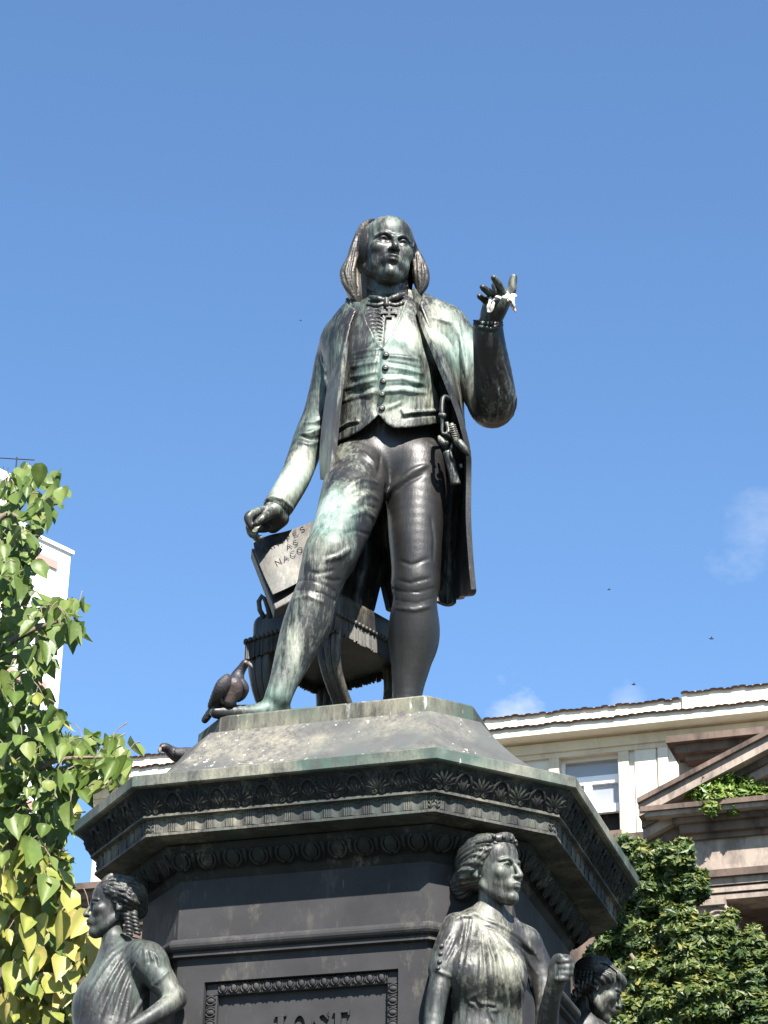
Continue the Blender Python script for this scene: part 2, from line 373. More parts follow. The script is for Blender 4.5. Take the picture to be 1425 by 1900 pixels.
for j in VIS:
    p, d, L, n = side_frame(j, (fr0[0]+fr1[0])/2, (fr0[1]+fr1[1])/2, ZP+(fr0[2]+fr1[2])/2)
    k = max(3, int(round(L/0.108)));
    if k % 2 == 0: k += 1
    for i in range(k): place('palmette' if i % 2 == 0 else 'lotus_flower', PAL if i % 2 == 0 else LOT, j, p, d, n, L*(i+0.5)/k, tiltF, frz, (1, 0.6, 1))
# fascia flutes: scalloped hood, two fine ribs
mbf = MB(); W = 0.081
for x in (-0.036, -0.027, 0.027, 0.036): mbf.tube([(x, 0.002, -0.030), (x, 0.004, 0.0), (x, 0.005, 0.026)], 0.0050, 6)
hood = []
for i in range(9):
    a = math.pi*i/8; hood.append((0.023*math.cos(a), 0.030-0.012*math.sin(a)))
v = []; f = []
for x, z in hood: v += [(x, 0.0, z), (x, 0.010, z+0.003)]
for i in range(8): f.append((2*i, 2*i+1, 2*i+3, 2*i+2))
top = [(-W/2, 0.017, 0.036), (W/2, 0.017, 0.036), (W/2, 0.0, 0.026), (-W/2, 0.0, 0.026)]
mbf.add(v, f)
vv = [(x, 0.010, z+0.003) for x, z in hood]+[(x, 0.010, 0.0345) for x, z in hood]
mbf.add(vv, [(i, i+1, 9+i+1, 9+i) for i in range(8)])
for sg in (-1, 1): mbf.box(sg*0.0405-(0.0175 if sg > 0 else 0), sg*0.0405+(0.0175 if sg < 0 else 0), 0.0, 0.010, 0.0285, 0.0345)
hol = []
for i in range(7):
    x = -0.023+0.046*i/6; hol.append((x, 0.009-0.0085*math.cos(x/0.023*math.pi/2)))
mbf.add([(x, y, -0.031) for x, y in hol]+[(x, y, 0.028) for x, y in hol], [(i, i+1, 8+i, 7+i) for i in range(6)])
FLU = mbf.mesh('flute', M['fascia'], False)
for j in VIS:
    p, d, L, n = side_frame(j, 0.9932, 0.604, ZP-0.6225)
    k = int(round((L-0.05)/W)); sc = (L-0.05)/(k*W)
    for i in range(k):
        place('flute', FLU, j, p, d, n, 0.025+W*sc*(i+0.5), 0, fas, (sc, 1, 1))
mbl = MB()
for a in (-40, 40):
    for zz in (-0.026, -0.008, 0.010): leafblob(mbl, 0, zz, R(a), 0.022, 0.010, 0.008)
mbl.tube([(0, 0.003, -0.03), (0, 0.003, 0.03)], 0.004, 5)
CLF = mbl.mesh('corner_leaf', M['fascia'], True)
for j in VIS:
    p, d, L, n = side_frame(j, 0.9932, 0.604, ZP-0.6225)
    for s in (0.013, L-0.013): place('corner_leaf', CLF, j, p, d, n, s, 0, fas)
# eggs on the ovolo
mbe = MB(); mbe.ell((0, 0.006, 0), (0.030, 0.014, 0.043), 12, 8)
for sg in (-1, 1): mbe.tube([(sg*0.040*math.sin(a), 0.008, 0.046*math.cos(a)) for a in np.linspace(0.5, math.pi*0.95, 9)], 0.0065, 5)
mbe.tube([(0.0575, 0.004, 0.042), (0.0575, 0.010, 0.0), (0.0575, 0.004, -0.042)], [0.011, 0.008, 0.003], 5)
EGG = mbe.mesh('egg', M['frieze'], True)
for j in VIS:
    p, d, L, n = side_frame(j, 0.866, 0.53+0.066*T8, ZP-0.735)
    k = max(3, int(round(L/0.116))); sc = L/(k*0.116)
    for i in range(k): place('egg', EGG, j, p, d, n, L*(i+0.5)/k, R(42), ovo, (0.92, 0.7, 0.86))
# panel frame with its own small eggs
pf = empty('panel_frame'); pf.parent = ped
FWt = 0.050; y0 = -DB+0.022
def mitre(name, x0, x1, z0, z1):
    mb = MB(); mb.box(x0, x1, y0, y0+0.027, z0, z1); return mb.obj(name, M['dado'], pf, bevel=0.004)
mitre('frame_rail', px0+0.002, px1-0.002, pz1-FWt, pz1-0.003)
mitre('frame_stile', px0+0.002, px0+FWt, pz0+0.003, pz1-FWt-0.001)
mitre('frame_stile', px1-FWt, px1-0.002, pz0+0.003, pz1-FWt-0.001)
mbs = MB(); mbs.ell((0, 0.004, 0), (0.0125, 0.010, 0.017), 10, 6)
for sg in (-1, 1): mbs.tube([(sg*0.0175*math.sin(a), 0.005, 0.020*math.cos(a)) for a in np.linspace(0.3, math.pi*0.9, 7)], 0.0035, 5)
mbs.tube([(0.0235, 0.002, 0.017), (0.0235, 0.003, -0.017)], [0.005, 0.002], 5)
SEG = mbs.mesh('small_egg', M['dado'], True)
V0 = Vector
k = 15
for i in range(k):
    place('small_egg', SEG, 7, V0((px0+FWt, y0, pz1-FWt/2)), V0((1, 0, 0)), V0((0, -1, 0)), (px1-px0-2*FWt)*(i+0.5)/k, 0, pf)
for sx_ in (px0+FWt/2, px1-FWt/2):
    for i in range(12):
        o = link('small_egg', SEG, None, pf)
        sgn = 1 if sx_ < 0 else -1
        mm = Matrix(((0, 0, -sgn, sx_), (0, -1, 0, y0), (sgn, 0, 0, pz1-FWt-0.0475*(i+0.5)), (0, 0, 0, 1)))
        if sgn < 0: mm = Matrix(((0, 0, 1, sx_), (0, -1, 0, y0), (1, 0, 0, pz1-FWt-0.0475*(i+0.5)), (0, 0, 0, 1)))
        o.matrix_local = mm
# raised serif letters; only their tops stand in the picture
def bar(mb, x0, x1, z0, z1, y=0.016): mb.box(x0, x1, -y, 0.001, z0, z1)
def stroke(mb, pts, wd, y=0.016):
    n = len(pts); v = []; f = []
    for i, (x, z) in enumerate(pts):
        a = pts[max(i-1, 0)]; b = pts[min(i+1, n-1)]; dx, dz = b[0]-a[0], b[1]-a[1]; l = math.hypot(dx, dz) or 1; ww = wd[i] if hasattr(wd, '__len__') else wd
        ox, oz = -dz/l*ww/2, dx/l*ww/2
        v += [(x+ox, -y, z+oz), (x-ox, -y, z-oz), (x+ox, 0.001, z+oz), (x-ox, 0.001, z-oz)]
    for i in range(n-1):
        b = 4*i; f += [(b, b+1, b+5, b+4), (b, b+4, b+6, b+2), (b+1, b+3, b+7, b+5)]
    f += [(0, 2, 3, 1), (4*n-4, 4*n-3, 4*n-1, 4*n-2)]
    mb.add(v, f)
def letter(ch, x, z, hh):                        # x left, z base
    mb = MB(); w_ = hh*0.20; t = hh*0.09
    if ch == 'J':
        bar(mb, 0.16*hh, 0.16*hh+w_, 0.1*hh, hh-t); bar(mb, 0.04*hh, 0.44*hh, hh-t+0.0005, hh); stroke(mb, [(0.24*hh, 0.12*hh), (0.2*hh, 0.02*hh), (0.08*hh, -0.02*hh), (0.0, 0.06*hh)], hh*0.09); wd = 0.5
    if ch == 'O':
        pts = [(0.38*hh+0.32*hh*math.cos(a), 0.5*hh+0.46*hh*math.sin(a)) for a in np.linspace(0, 2*math.pi, 25)]
        stroke(mb, pts, [hh*(0.10+0.12*abs(math.cos(a))) for a in np.linspace(0, 2*math.pi, 25)]); wd = 0.8
    if ch == 'S':
        pts = [(0.50, 0.80), (0.44, 0.92), (0.30, 0.96), (0.15, 0.88), (0.12, 0.74), (0.20, 0.60), (0.36, 0.50), (0.49, 0.36), (0.48, 0.18), (0.36, 0.06), (0.2, 0.05), (0.08, 0.16)]
        stroke(mb, [(a*hh, b*hh) for a, b in pts], [hh*(0.11+0.11*math.sin(math.pi*i/11)) for i in range(12)]); bar(mb, 0.49*hh, 0.53*hh, 0.72*hh, 0.99*hh); wd = 0.62
    if ch == 'E':
        bar(mb, 0.10*hh, 0.10*hh+w_, t, hh-t); bar(mb, 0.02*hh, 0.60*hh, hh-t+0.0005, hh); bar(mb, 0.02*hh, 0.62*hh, 0, t-0.0005); bar(mb, 0.26*hh+0.001, 0.46*hh, 0.48*hh, 0.54*hh); bar(mb, 0.555*hh, 0.60*hh, 0.82*hh, hh-t); bar(mb, 0.46*hh+0.0005, 0.50*hh, 0.42*hh, 0.6*hh); bar(mb, 0.575*hh, 0.62*hh, t, 0.18*hh); wd = 0.66
    o = mb.obj('letter', M['dado'], ped); o.location = (x, -DB+RC, z); o['label'] = 'raised bronze capital letter %s' % ch
    return wd*hh
lx = -0.118; lh = 0.115; lz = ZP-1.480
for ch in 'JOSE': lx += letter(ch, lx, lz, lh)+0.008
# ------------------------------------------------------------------ sculpting: signed distances on a grid, meshed by surface nets
def J(px, py, Y, r): p = at(px, py, Y); return (p[0], p[1], p[2], r*mpp(p))
class Sdf:
    def __init__(s, lo, hi, h):
        s.lo = np.array(lo, float); s.h = h; s.n = np.ceil((np.array(hi)-s.lo)/h).astype(int)+1
        s.d = np.full(tuple(s.n), 0.25, np.float32)
    def block(s, lo, hi):
        a = np.clip(np.floor((np.array(lo)-s.lo)/s.h).astype(int), 0, s.n-1); b = np.clip(np.ceil((np.array(hi)-s.lo)/s.h).astype(int)+1, 1, s.n)
        b = np.maximum(b, a+1)
        sl = tuple(slice(i, j) for i, j in zip(a, b))
        ax = [(np.arange(i, j)*s.h+o).astype(np.float32) for i, j, o in zip(a, b, s.lo)]
        return sl, ax[0][:, None, None], ax[1][None, :, None], ax[2][None, None, :]
    def put(s, sl, v, k, mode='add'):
        d = s.d[sl]
        if mode == 'add':
            if k <= 0: s.d[sl] = np.minimum(d, v); return
            t = np.clip(0.5+0.5*(d-v)/k, 0, 1); s.d[sl] = d*(1-t)+v*t-k*t*(1-t)
        elif mode == 'sub':
            v = -v; t = np.clip(0.5-0.5*(d-v)/max(k, 1e-6), 0, 1); s.d[sl] = d*(1-t)+v*t+k*t*(1-t)
    def cone(s, a, b, k=0.02, mode='add', sq=None, marg=0.0):          # tapered capsule between (x,y,z,r) and (x,y,z,r); sq squeezes an axis: (dir, factor)
        a = np.array(a, float); b = np.array(b, float); r = max(max(a[3], b[3])*1.25+k+s.h*3, marg)
        lo = np.minimum(a[:3], b[:3])-r; hi = np.maximum(a[:3], b[:3])+r
        sl, X, Y, Z = s.block(lo, hi)
        ba = b[:3]-a[:3]; L = max(float(ba@ba), 1e-9)
        x = X-a[0]; y = Y-a[1]; z = Z-a[2]
        t = np.clip((x*ba[0]+y*ba[1]+z*ba[2])/L, 0, 1)
        dx = x-t*ba[0]; dy = y-t*ba[1]; dz = z-t*ba[2]
        rr = a[3]+(b[3]-a[3])*t
        if sq is not None:
            n, f = np.array(sq[0], float), sq[1]; n = n/np.linalg.norm(n)
            q = dx*n[0]+dy*n[1]+dz*n[2]; e = dx*dx+dy*dy+dz*dz-q*q
            k0 = np.sqrt(np.maximum(e, 0)+(q/f)**2)/rr; k1 = np.sqrt(np.maximum(e, 0)+(q/(f*f))**2)/(rr*rr)
            v = k0*(k0-1)/np.maximum(k1, 1e-6)
        else:
            v = np.sqrt(dx*dx+dy*dy+dz*dz)-rr
        s.put(sl, v.astype(np.float32), k, mode)
    def chain(s, pts, k=0.02, mode='add', sq=None, fine=4):      # a limb through several (x,y,z,r): one smooth sweep, blended once into the rest
        P = crom(pts, (len(pts)-1)*fine+1) if len(pts) > 2 else np.array(pts, float)
        P[:, 3] = np.maximum(P[:, 3], 0.001)
        m_ = P[:, 3].max()*1.2+k+s.h*3; lo = (P[:, :3]).min(0)-m_; hi = (P[:, :3]).max(0)+m_
        sl, X, Y, Z = s.block(lo, hi); tmp = Sdf.__new__(Sdf); tmp.lo = s.lo+np.array([q.start for q in sl])*s.h; tmp.h = s.h
        tmp.n = np.array([q.stop-q.start for q in sl]); tmp.d = np.full(tuple(tmp.n), 0.25, np.float32)
        for a, b in zip(P[:-1], P[1:]): tmp.cone(a, b, 0.004, 'add', sq, m_)
        s.put(sl, tmp.d, k, mode)
    def ell(s, c, r, k=0.02, rot=None, mode='add'):          # rot: 3x3, columns are the ellipsoid's axes
        c = np.array(c, float)[:3]; r = np.array(r, float); R_ = np.eye(3) if rot is None else np.array(rot)
        m = max(r)+k+s.h*3
        sl, X, Y, Z = s.block(c-m, c+m); x = X-c[0]; y = Y-c[1]; z = Z-c[2]
        k0 = 0; k1 = 0
        for i in range(3):
            q = x*R_[0, i]+y*R_[1, i]+z*R_[2, i]; k0 = k0+(q/r[i])**2; k1 = k1+(q/(r[i]**2))**2
        k0 = np.sqrt(k0); v = k0*(k0-1)/np.maximum(np.sqrt(k1), 1e-6)
        s.put(sl, v.astype(np.float32), k, mode)
    def polyfield(s, poly, sl_ax=None):                       # signed metres to the sides of the prism that a pixel outline sweeps away from the eye
        sl, X, Y, Z = s.block(s.lo, s.lo+s.n*s.h) if sl_ax is None else sl_ax
        U, V, D = pix(X, Y, Z); U, V, D = np.broadcast_arrays(U, V, D)
        U = U.astype(np.float32); V = V.astype(np.float32)
        best = np.full(U.shape, 1e9, np.float32); ins = np.zeros(U.shape, bool); n = len(poly)
        for i in range(n):
            ax, ay = poly[i]; bx, by = poly[(i+1) % n]; ex, ey = bx-ax, by-ay
            t = np.clip(((U-ax)*ex+(V-ay)*ey)/max(ex*ex+ey*ey, 1e-6), 0, 1)
            best = np.minimum(best, (U-ax-t*ex)**2+(V-ay-t*ey)**2)
            if ay != by:
                ins ^= ((ay > V) != (by > V)) & (U < (bx-ax)*(V-ay)/(by-ay)+ax)
        dd = np.sqrt(best)*(D/FPX); return sl, np.where(ins, -dd, dd).astype(np.float32)
    def crop(s, poly, keep=True, k=0.006, ymax=None):
        sl, v = s.polyfield(poly); v = v if keep else -v
        if ymax is not None: _, _, Yb, _ = s.block(s.lo, s.lo+s.n*s.h); v = np.minimum(v, (ymax-Yb).astype(np.float32))   # cut only the front
        d = s.d[sl]; t = np.clip(0.5-0.5*(d-v)/k, 0, 1); s.d[sl] = d*(1-t)+v*t+k*t*(1-t)
    def sample(s, P):
        q = (P-s.lo)/s.h; i = np.clip(np.floor(q).astype(int), 0, s.n-2); f = np.clip(q-i, 0, 1); out = 0
        for a in (0, 1):
            for b in (0, 1):
                for c in (0, 1):
                    w_ = (f[..., 0] if a else 1-f[..., 0])*(f[..., 1] if b else 1-f[..., 1])*(f[..., 2] if c else 1-f[..., 2])
                    out = out+w_*s.d[i[..., 0]+a, i[..., 1]+b, i[..., 2]+c]
        return out
    def hit(s, pts, Ymin=None):                               # first surface point seen at each pixel
        res = []
        mid = s.lo+s.n*s.h/2; rad = np.linalg.norm(s.n*s.h)/2
        for px, py in pts:
            d = ray(px, py); t0 = float((mid-CAM)@d); ts = np.arange(t0-rad, t0+rad, s.h*0.7)
            P = CAM+ts[:, None]*d; inb = np.all((P > s.lo+s.h) & (P < s.lo+(s.n-2)*s.h), axis=1)
            ts = ts[inb]
            if len(ts) == 0: res.append(None); continue
            v = s.sample(P[inb]); k = np.nonzero(v < 0)[0]
            if len(k) == 0: res.append(None); continue
            k = k[0]
            t = ts[k] if k == 0 else ts[k-1]+(ts[k]-ts[k-1])*v[k-1]/(v[k-1]-v[k])
            res.append(CAM+d*t)
        return res
    def draw(s, pts, r, k=0.012, mode='add', sink=0.3, res=5.0, taper=True):
        # a ridge or groove that follows the surface along a pixel line; r in pixels (number or list)
        P = []; rad = []
        n = len(pts); r = list(r) if hasattr(r, '__len__') else [r]*n
        for i in range(n-1):
            (x0, y0), (x1, y1) = pts[i], pts[i+1]; m_ = max(1, int(math.hypot(x1-x0, y1-y0)/res))
            for j in range(m_): t = j/m_; P.append((x0+(x1-x0)*t, y0+(y1-y0)*t)); rad.append(r[i]+(r[i+1]-r[i])*t)
        P.append(pts[-1]); rad.append(r[-1]); N_ = len(P)
        H = s.hit(P); C = []
        for i, h in enumerate(H):
            if h is None: C.append(None); continue
            q = rad[i]*mpp(h)
            if taper: q *= min(1, 0.35+1.3*min(i, N_-1-i)/max(1, N_-1)*2)
            dd = ray(*P[i]); sg = sink if mode == 'add' else -sink
            C.append((*(h+dd*q*sg), q))
        for a, b in zip(C[:-1], C[1:]):
            if a and b and math.dist(a[:3], b[:3]) < 0.08: s.cone(a, b, k, mode)
        if N_ == 1 and C[0]: s.cone(C[0], C[0], k, mode)
    def mesh(s, name, mat, smooth_iter=1, pats=None):
        d = s.d; ins = d < 0; nx, ny, nz_ = d.shape
        c = np.zeros((nx-1, ny-1, nz_-1), np.uint8)
        for a in (0, 1):
            for b in (0, 1):
                for e in (0, 1): c += ins[a:nx-1+a, b:ny-1+b, e:nz_-1+e]
        I = np.argwhere((c > 0) & (c < 8)); idx = np.full(c.shape, -1, np.int32); idx[tuple(I.T)] = np.arange(len(I))
        cor = {}
        for a in (0, 1):
            for b in (0, 1):
                for e in (0, 1): cor[a, b, e] = d[I[:, 0]+a, I[:, 1]+b, I[:, 2]+e]
        acc = np.zeros((len(I), 3)); cnt = np.zeros(len(I))
        ks = list(cor)
        for p in ks:
            for ax in range(3):
                if p[ax]: continue
                q = list(p); q[ax] = 1; q = tuple(q); u, v = cor[p], cor[q]; mk = (u < 0) != (v < 0)
                t = np.where(mk, u/np.where(u == v, 1, u-v), 0)
                for a2 in range(3): acc[:, a2] += mk*(p[a2]+(t if a2 == ax else 0))
                cnt += mk
        V = (I+acc/cnt[:, None])*s.h+s.lo
        F = []
        for ax in range(3):
            u, v = (ax+1) % 3, (ax+2) % 3
            sl0 = [slice(None)]*3; sl1 = [slice(None)]*3; sl0[ax] = slice(0, -1); sl1[ax] = slice(1, None)
            A = ins[tuple(sl0)]; B = ins[tuple(sl1)]; E_ = np.argwhere(A != B)
            E_ = E_[(E_[:, u] > 0) & (E_[:, v] > 0) & (E_[:, u] < d.shape[u]-1) & (E_[:, v] < d.shape[v]-1)]
            fl = A[tuple(E_.T)]
            def cell(du, dv):
                q = E_.copy(); q[:, u] -= du; q[:, v] -= dv; return idx[tuple(q.T)]
            Q = np.stack([cell(1, 1), cell(0, 1), cell(0, 0), cell(1, 0)], 1)
            Q[~fl] = Q[~fl][:, ::-1]; F.append(Q)
        F = np.concatenate(F); F = F[(F >= 0).all(1)]
        for _ in range(smooth_iter):                          # light Laplacian pass along quad edges
            sm = np.zeros_like(V); ct = np.zeros(len(V))
            for a, b in ((0, 1), (1, 2), (2, 3), (3, 0)):
                np.add.at(sm, F[:, a], V[F[:, b]]); np.add.at(ct, F[:, a], 1); np.add.at(sm, F[:, b], V[F[:, a]]); np.add.at(ct, F[:, b], 1)
            V = V*0.5+0.5*sm/np.maximum(ct, 1)[:, None]
        me = meshnp(name, V, F, mat)
        setpat(me, pats); return me
def setpat(me, pats=None, base=0.5, upw=0.12):
    n = len(me.vertices); co = np.empty(n*3, np.float32); me.vertices.foreach_get('co', co); co = co.reshape(-1, 3)
    no = np.empty(n*3, np.float32); me.vertices.foreach_get('normal', no); no = no.reshape(-1, 3)
    v = np.full(n, base)+upw*no[:, 2]-0.02
    for p in (pats or []):
        c, r, a = np.array(p[0]), p[1], p[2]; v += a*np.exp(-((co-c)**2).sum(1)/(r*r))
    at_ = me.attributes.new('pat', 'FLOAT', 'POINT'); at_.data.foreach_set('value', np.clip(v, 0, 1.5).astype(np.float32))
def lerp(a, b, t): return tuple(x+(y-x)*t for x, y in zip(a, b))
def crom(P, n):                                               # Catmull-Rom through points
    P = np.array(P, float); m_ = len(P); out = []
    for i in range(n):
        t = i/(n-1)*(m_-1); k = min(int(t), m_-2); f = t-k
        p0 = P[max(k-1, 0)]; p1 = P[k]; p2 = P[k+1]; p3 = P[min(k+2, m_-1)]
        out.append(0.5*((2*p1)+(p2-p0)*f+(2*p0-5*p1+4*p2-p3)*f*f+(3*p1-p0-3*p2+p3)*f**3))
    return np.array(out)
def sheet(rows, th, nu=24, nv=16, wav=None):                  # thick sheet through a net of world points; rows of equal length
    G = np.array([crom(r, nv) for r in rows]); G = np.stack([crom(G[:, j], nu) for j in range(nv)], 1)
    if wav is not None: G = wav(G)
    du = np.gradient(G, axis=0); dv = np.gradient(G, axis=1); n = np.cross(du, dv); n /= np.linalg.norm(n, axis=2, keepdims=True)+1e-9
    A = (G+n*th/2).reshape(-1, 3); B = (G-n*th/2).reshape(-1, 3); N_ = nu*nv; V = np.concatenate([A, B]); F = []
    ix = lambda i, j: i*nv+j
    for i in range(nu-1):
        for j in range(nv-1):
            F.append((ix(i, j), ix(i+1, j), ix(i+1, j+1), ix(i, j+1))); F.append((N_+ix(i, j+1), N_+ix(i+1, j+1), N_+ix(i+1, j), N_+ix(i, j)))
    for i in range(nu-1):
        F.append((ix(i, 0), N_+ix(i, 0), N_+ix(i+1, 0), ix(i+1, 0))); F.append((ix(i+1, nv-1), N_+ix(i+1, nv-1), N_+ix(i, nv-1), ix(i, nv-1)))
    for j in range(nv-1):
        F.append((ix(0, j+1), N_+ix(0, j+1), N_+ix(0, j), ix(0, j))); F.append((ix(nu-1, j), N_+ix(nu-1, j), N_+ix(nu-1, j+1), ix(nu-1, j+1)))
    return V, np.array(F)
def sheet_obj(name, rows, th, mat, parent, nu=24, nv=16, pats=None, wav=None):
    V, F = sheet(rows, th, nu, nv, wav); me = meshnp(name, V, F, mat)
    me.set_sharp_from_angle(angle=R(50)) if hasattr(me, 'set_sharp_from_angle') else None
    setpat(me, pats); return link(name, me, None, parent)
def rotm(yaw, pitch=0.0, roll=0.0):                           # head frames: local -y is the face; yaw > 0 turns towards +x
    m_ = Matrix.Rotation(yaw, 3, 'Z') @ Matrix.Rotation(pitch, 3, 'X') @ Matrix.Rotation(roll, 3, 'Y'); return np.array(m_)
def head_sdf(S, c, s, Rm, male=True, ears=True, k=1.0):
    # a head of height s about c; local axes: x right (of the viewer), -y face, z up
    c = np.array(c, float)
    def W(p): return c+Rm @ (np.array(p)*s)
    def E(p, r, kk=0.05, mode='add', tilt=None):
        rot = Rm if tilt is None else Rm @ np.array(Matrix.Rotation(tilt[1], 3, tilt[0]))
        S.ell(W(p), np.array(r)*s, kk*s, rot, mode)
    def C(pts, kk=0.03, mode='add'): S.chain([(*W(p[:3]), p[3]*s) for p in pts], kk*s, mode)
    E((0, 0.07, 0.14), (0.325, 0.40, 0.355), 0.02)
    E((0, -0.12, -0.11), (0.245, 0.235, 0.345), 0.07)
    E((0, -0.17, 0.20), (0.245, 0.175, 0.20), 0.08)
    jw = 1.0 if male else 0.86
    for sg in (-1, 1):
        C([(sg*0.205*jw, 0.03, -0.20, 0.065), (sg*0.165*jw, -0.12, -0.335, 0.06), (0.0, -0.245, -0.415, 0.07)], 0.06)
        E((sg*0.165, -0.245, -0.085), (0.095, 0.085, 0.085), 0.07)
        if male: E((sg*0.155, -0.185, -0.245), (0.075, 0.085, 0.10), 0.06)
    E((0, -0.295, -0.405), (0.080, 0.070, 0.070), 0.06)
    if male: E((0, -0.15, -0.43), (0.12, 0.12, 0.05), 0.05)
    E((0, -0.318, -0.250), (0.110, 0.075, 0.095), 0.06)
    for sg in (-1, 1):
        E((sg*0.125, -0.372, 0.004), (0.088, 0.082, 0.052), 0.03, 'sub')
        C([(sg*0.040, -0.348, 0.050, 0.022), (sg*0.11, -0.345, 0.080, 0.024), (sg*0.205, -0.275, 0.058, 0.018)], 0.025)
        E((sg*0.122, -0.272, -0.003), (0.062, 0.058, 0.056), 0.01)
        C([(sg*0.062, -0.315, 0.0, 0.012), (sg*0.10, -0.333, 0.026, 0.013), (sg*0.14, -0.330, 0.024, 0.013), (sg*0.188, -0.285, -0.006, 0.011)], 0.008)
        C([(sg*0.065, -0.312, -0.010, 0.009), (sg*0.12, -0.322, -0.034, 0.010), (sg*0.182, -0.285, -0.012, 0.009)], 0.010)
    C([(0, -0.335, 0.060, 0.026), (0, -0.388, -0.03, 0.030), (0, -0.436, -0.128, 0.033 if not male else 0.038), (0, -0.424, -0.150, 0.032)], 0.028)
    for sg in (-1, 1):
        E((sg*0.043, -0.385, -0.150), (0.030, 0.042, 0.026), 0.025)
        E((sg*0.022, -0.405, -0.178), (0.014, 0.020, 0.012), 0.01, 'sub')
    C([(-0.078, -0.352, -0.256, 0.009), (-0.03, -0.392, -0.236, 0.017), (0, -0.395, -0.241, 0.014), (0.03, -0.392, -0.236, 0.017), (0.078, -0.352, -0.256, 0.009)], 0.016)
    C([(-0.064, -0.356, -0.271, 0.012), (0, -0.384, -0.283, 0.020), (0.064, -0.356, -0.271, 0.012)], 0.016)
    C([(-0.095, -0.375, -0.260, 0.005), (-0.03, -0.418, -0.256, 0.006), (0, -0.42, -0.260, 0.006), (0.03, -0.418, -0.256, 0.006), (0.095, -0.375, -0.260, 0.005)], 0.008, 'sub')
    E((0, -0.375, -0.330), (0.05, 0.022, 0.016), 0.03, 'sub')
    if ears:
        for sg in (-1, 1):
            E((sg*0.318, 0.06, -0.03), (0.030, 0.062, 0.10), 0.015, 'add')
            E((sg*0.350, 0.05, -0.015), (0.020, 0.030, 0.058), 0.012, 'sub')
            E((sg*0.322, 0.03, -0.105), (0.022, 0.028, 0.034), 0.01)
    return W, E, C
# ------------------------------------------------------------------ buildings behind
FO = at(1160, 1301, 24.0); FY = R(-18.7); FU = np.array([math.cos(FY), math.sin(FY), 0]); FN = np.array([math.sin(FY), -math.cos(FY), 0])
def fh(px, py, n=0.0):                                         # pixel -> (u, z) on the facade plane n metres in front of the wall
    d = ray(px, py); t = ((FO+FN*n-CAM)@FN)/(d@FN); p = CAM+d*t; return float((p-FO)@FU), float(p[2])
def fp(u, z, n): return FO*np.array([1, 1, 0])+FU*u+FN*n+np.array([0, 0, z])
def fbox(mb, u0, u1, z0, z1, n0, n1):
    v = [fp(u, z, n) for z in (z0, z1) for u, n in ((u0, n1), (u1, n1), (u1, n0), (u0, n0))]
    mb.add(v, [(3, 2, 1, 0), (4, 5, 6, 7), (0, 1, 5, 4), (1, 2, 6, 5), (2, 3, 7, 6), (3, 0, 4, 7)]); return mb
def fpoly(mb, pts, n0, n1):                                    # outline in (u, z) given thickness
    k = len(pts); v = [fp(u, z, n1) for u, z in pts]+[fp(u, z, n0) for u, z in pts]
    mb.add(v, [tuple(range(k)), tuple(reversed(range(k, 2*k)))]+[(i, k+i, k+(i+1) % k, (i+1) % k) for i in range(k)]); return mb
U0 = fh(180, 1480)[0]; U1 = U0+24.0
Zt = fh(1160, 1303, 0.20)[1]                                   # top of the parapet
cb = wroot('cream_building', fp((U0+U1)/2, 0, 0), label='cream building with tiled eaves and a tall window behind the pedestal', cat='building')
def part(name, mat, root, *boxes, **k):
    mb = MB()
    for b in boxes: fbox(mb, *b)
    return mb.obj(name, mat, root, **k)
zfas = fh(1160, 1325, 0.40)[1]; zfb = fh(1160, 1346, 0.40)[1]; zso = fh(1160, 1366, 0.06)[1]; zw = fh(1160, 1384, 0.0)[1]
# window opening in the wall
wl0, wz1 = fh(1038, 1405); wr1, _ = fh(1148, 1394); wz0 = fh(1150, 1542)[1]
part('wall', M['white'], cb, (U0, wl0, 0, zfb+0.1, -0.35, 0.0), (wr1, U1, 0, zfb+0.1, -0.35, 0.0), (wl0, wr1, wz1, zfb+0.1, -0.35, 0.0), (wl0, wr1, 0, wz0, -0.35, 0.0))
part('end_wall', M['white'], cb, (U0, U0+0.3, 0, zfb+0.1, -10, -0.351), (U1-0.3, U1, 0, zfb+0.1, -10, -0.351), (U0+0.301, U1-0.301, 0, zfb+0.1, -10, -9.7))
part('string_course', M['cream'], cb, (U0-0.02, U1, zw-0.10, zw-0.02, 0.001, 0.06), (U0-0.03, U1, zw-0.02, zso, 0.001, 0.10))
# cavetto under the eaves
mb = MB(); v = []; f = []
for i in range(7):
    a = i/6*math.pi/2; n_ = 0.06+0.30*(1-math.cos(a)); z_ = zso+(zfb-zso+0.02)*math.sin(a)
    v += [fp(U0-n_, z_, n_), fp(U1, z_, n_)]
for i in range(6): f.append((2*i, 2*i+1, 2*i+3, 2*i+2))
v += [fp(U0-0.1, zso, -10)]; mb.add(v, f); mb.obj('cavetto', M['cream'], cb)
part('eaves_fascia', M['white'], cb, (U0-0.40, U1, zfb, zfas-0.02, 0.28, 0.40), (U0-0.40, U1, zfb+0.001, zfb+0.03, -10, 0.279), (U0-0.40, U0-0.28, zfb+0.031, zfas-0.02, -10, 0.279))
stu = fh(1266, 1290, 0.20)[0]
part('parapet', M['white'], cb, (U0-0.20, stu, zfas-0.019, Zt-0.03, 0.0, 0.20), (U0-0.20, U0-0.05, zfas-0.019, Zt-0.03, -10, -0.001))
part('parapet', M['white'], cb, (stu+0.002, U1, zfas-0.019, Zt+0.04, 0.0, 0.25))
part('roof', M['tile'], cb, (U0-0.19, U1, zfas+0.12, zfas+0.16, -10, -0.002))
mbt_ = MB(); v = []; f = []
for i in range(7):
    a = math.pi*i/6
    for y in (0.0, 0.42): v.append((0.066*math.cos(a), -y, 0.028*math.sin(a)))
for i in range(6): f.append((2*i, 2*i+2, 2*i+3, 2*i+1))
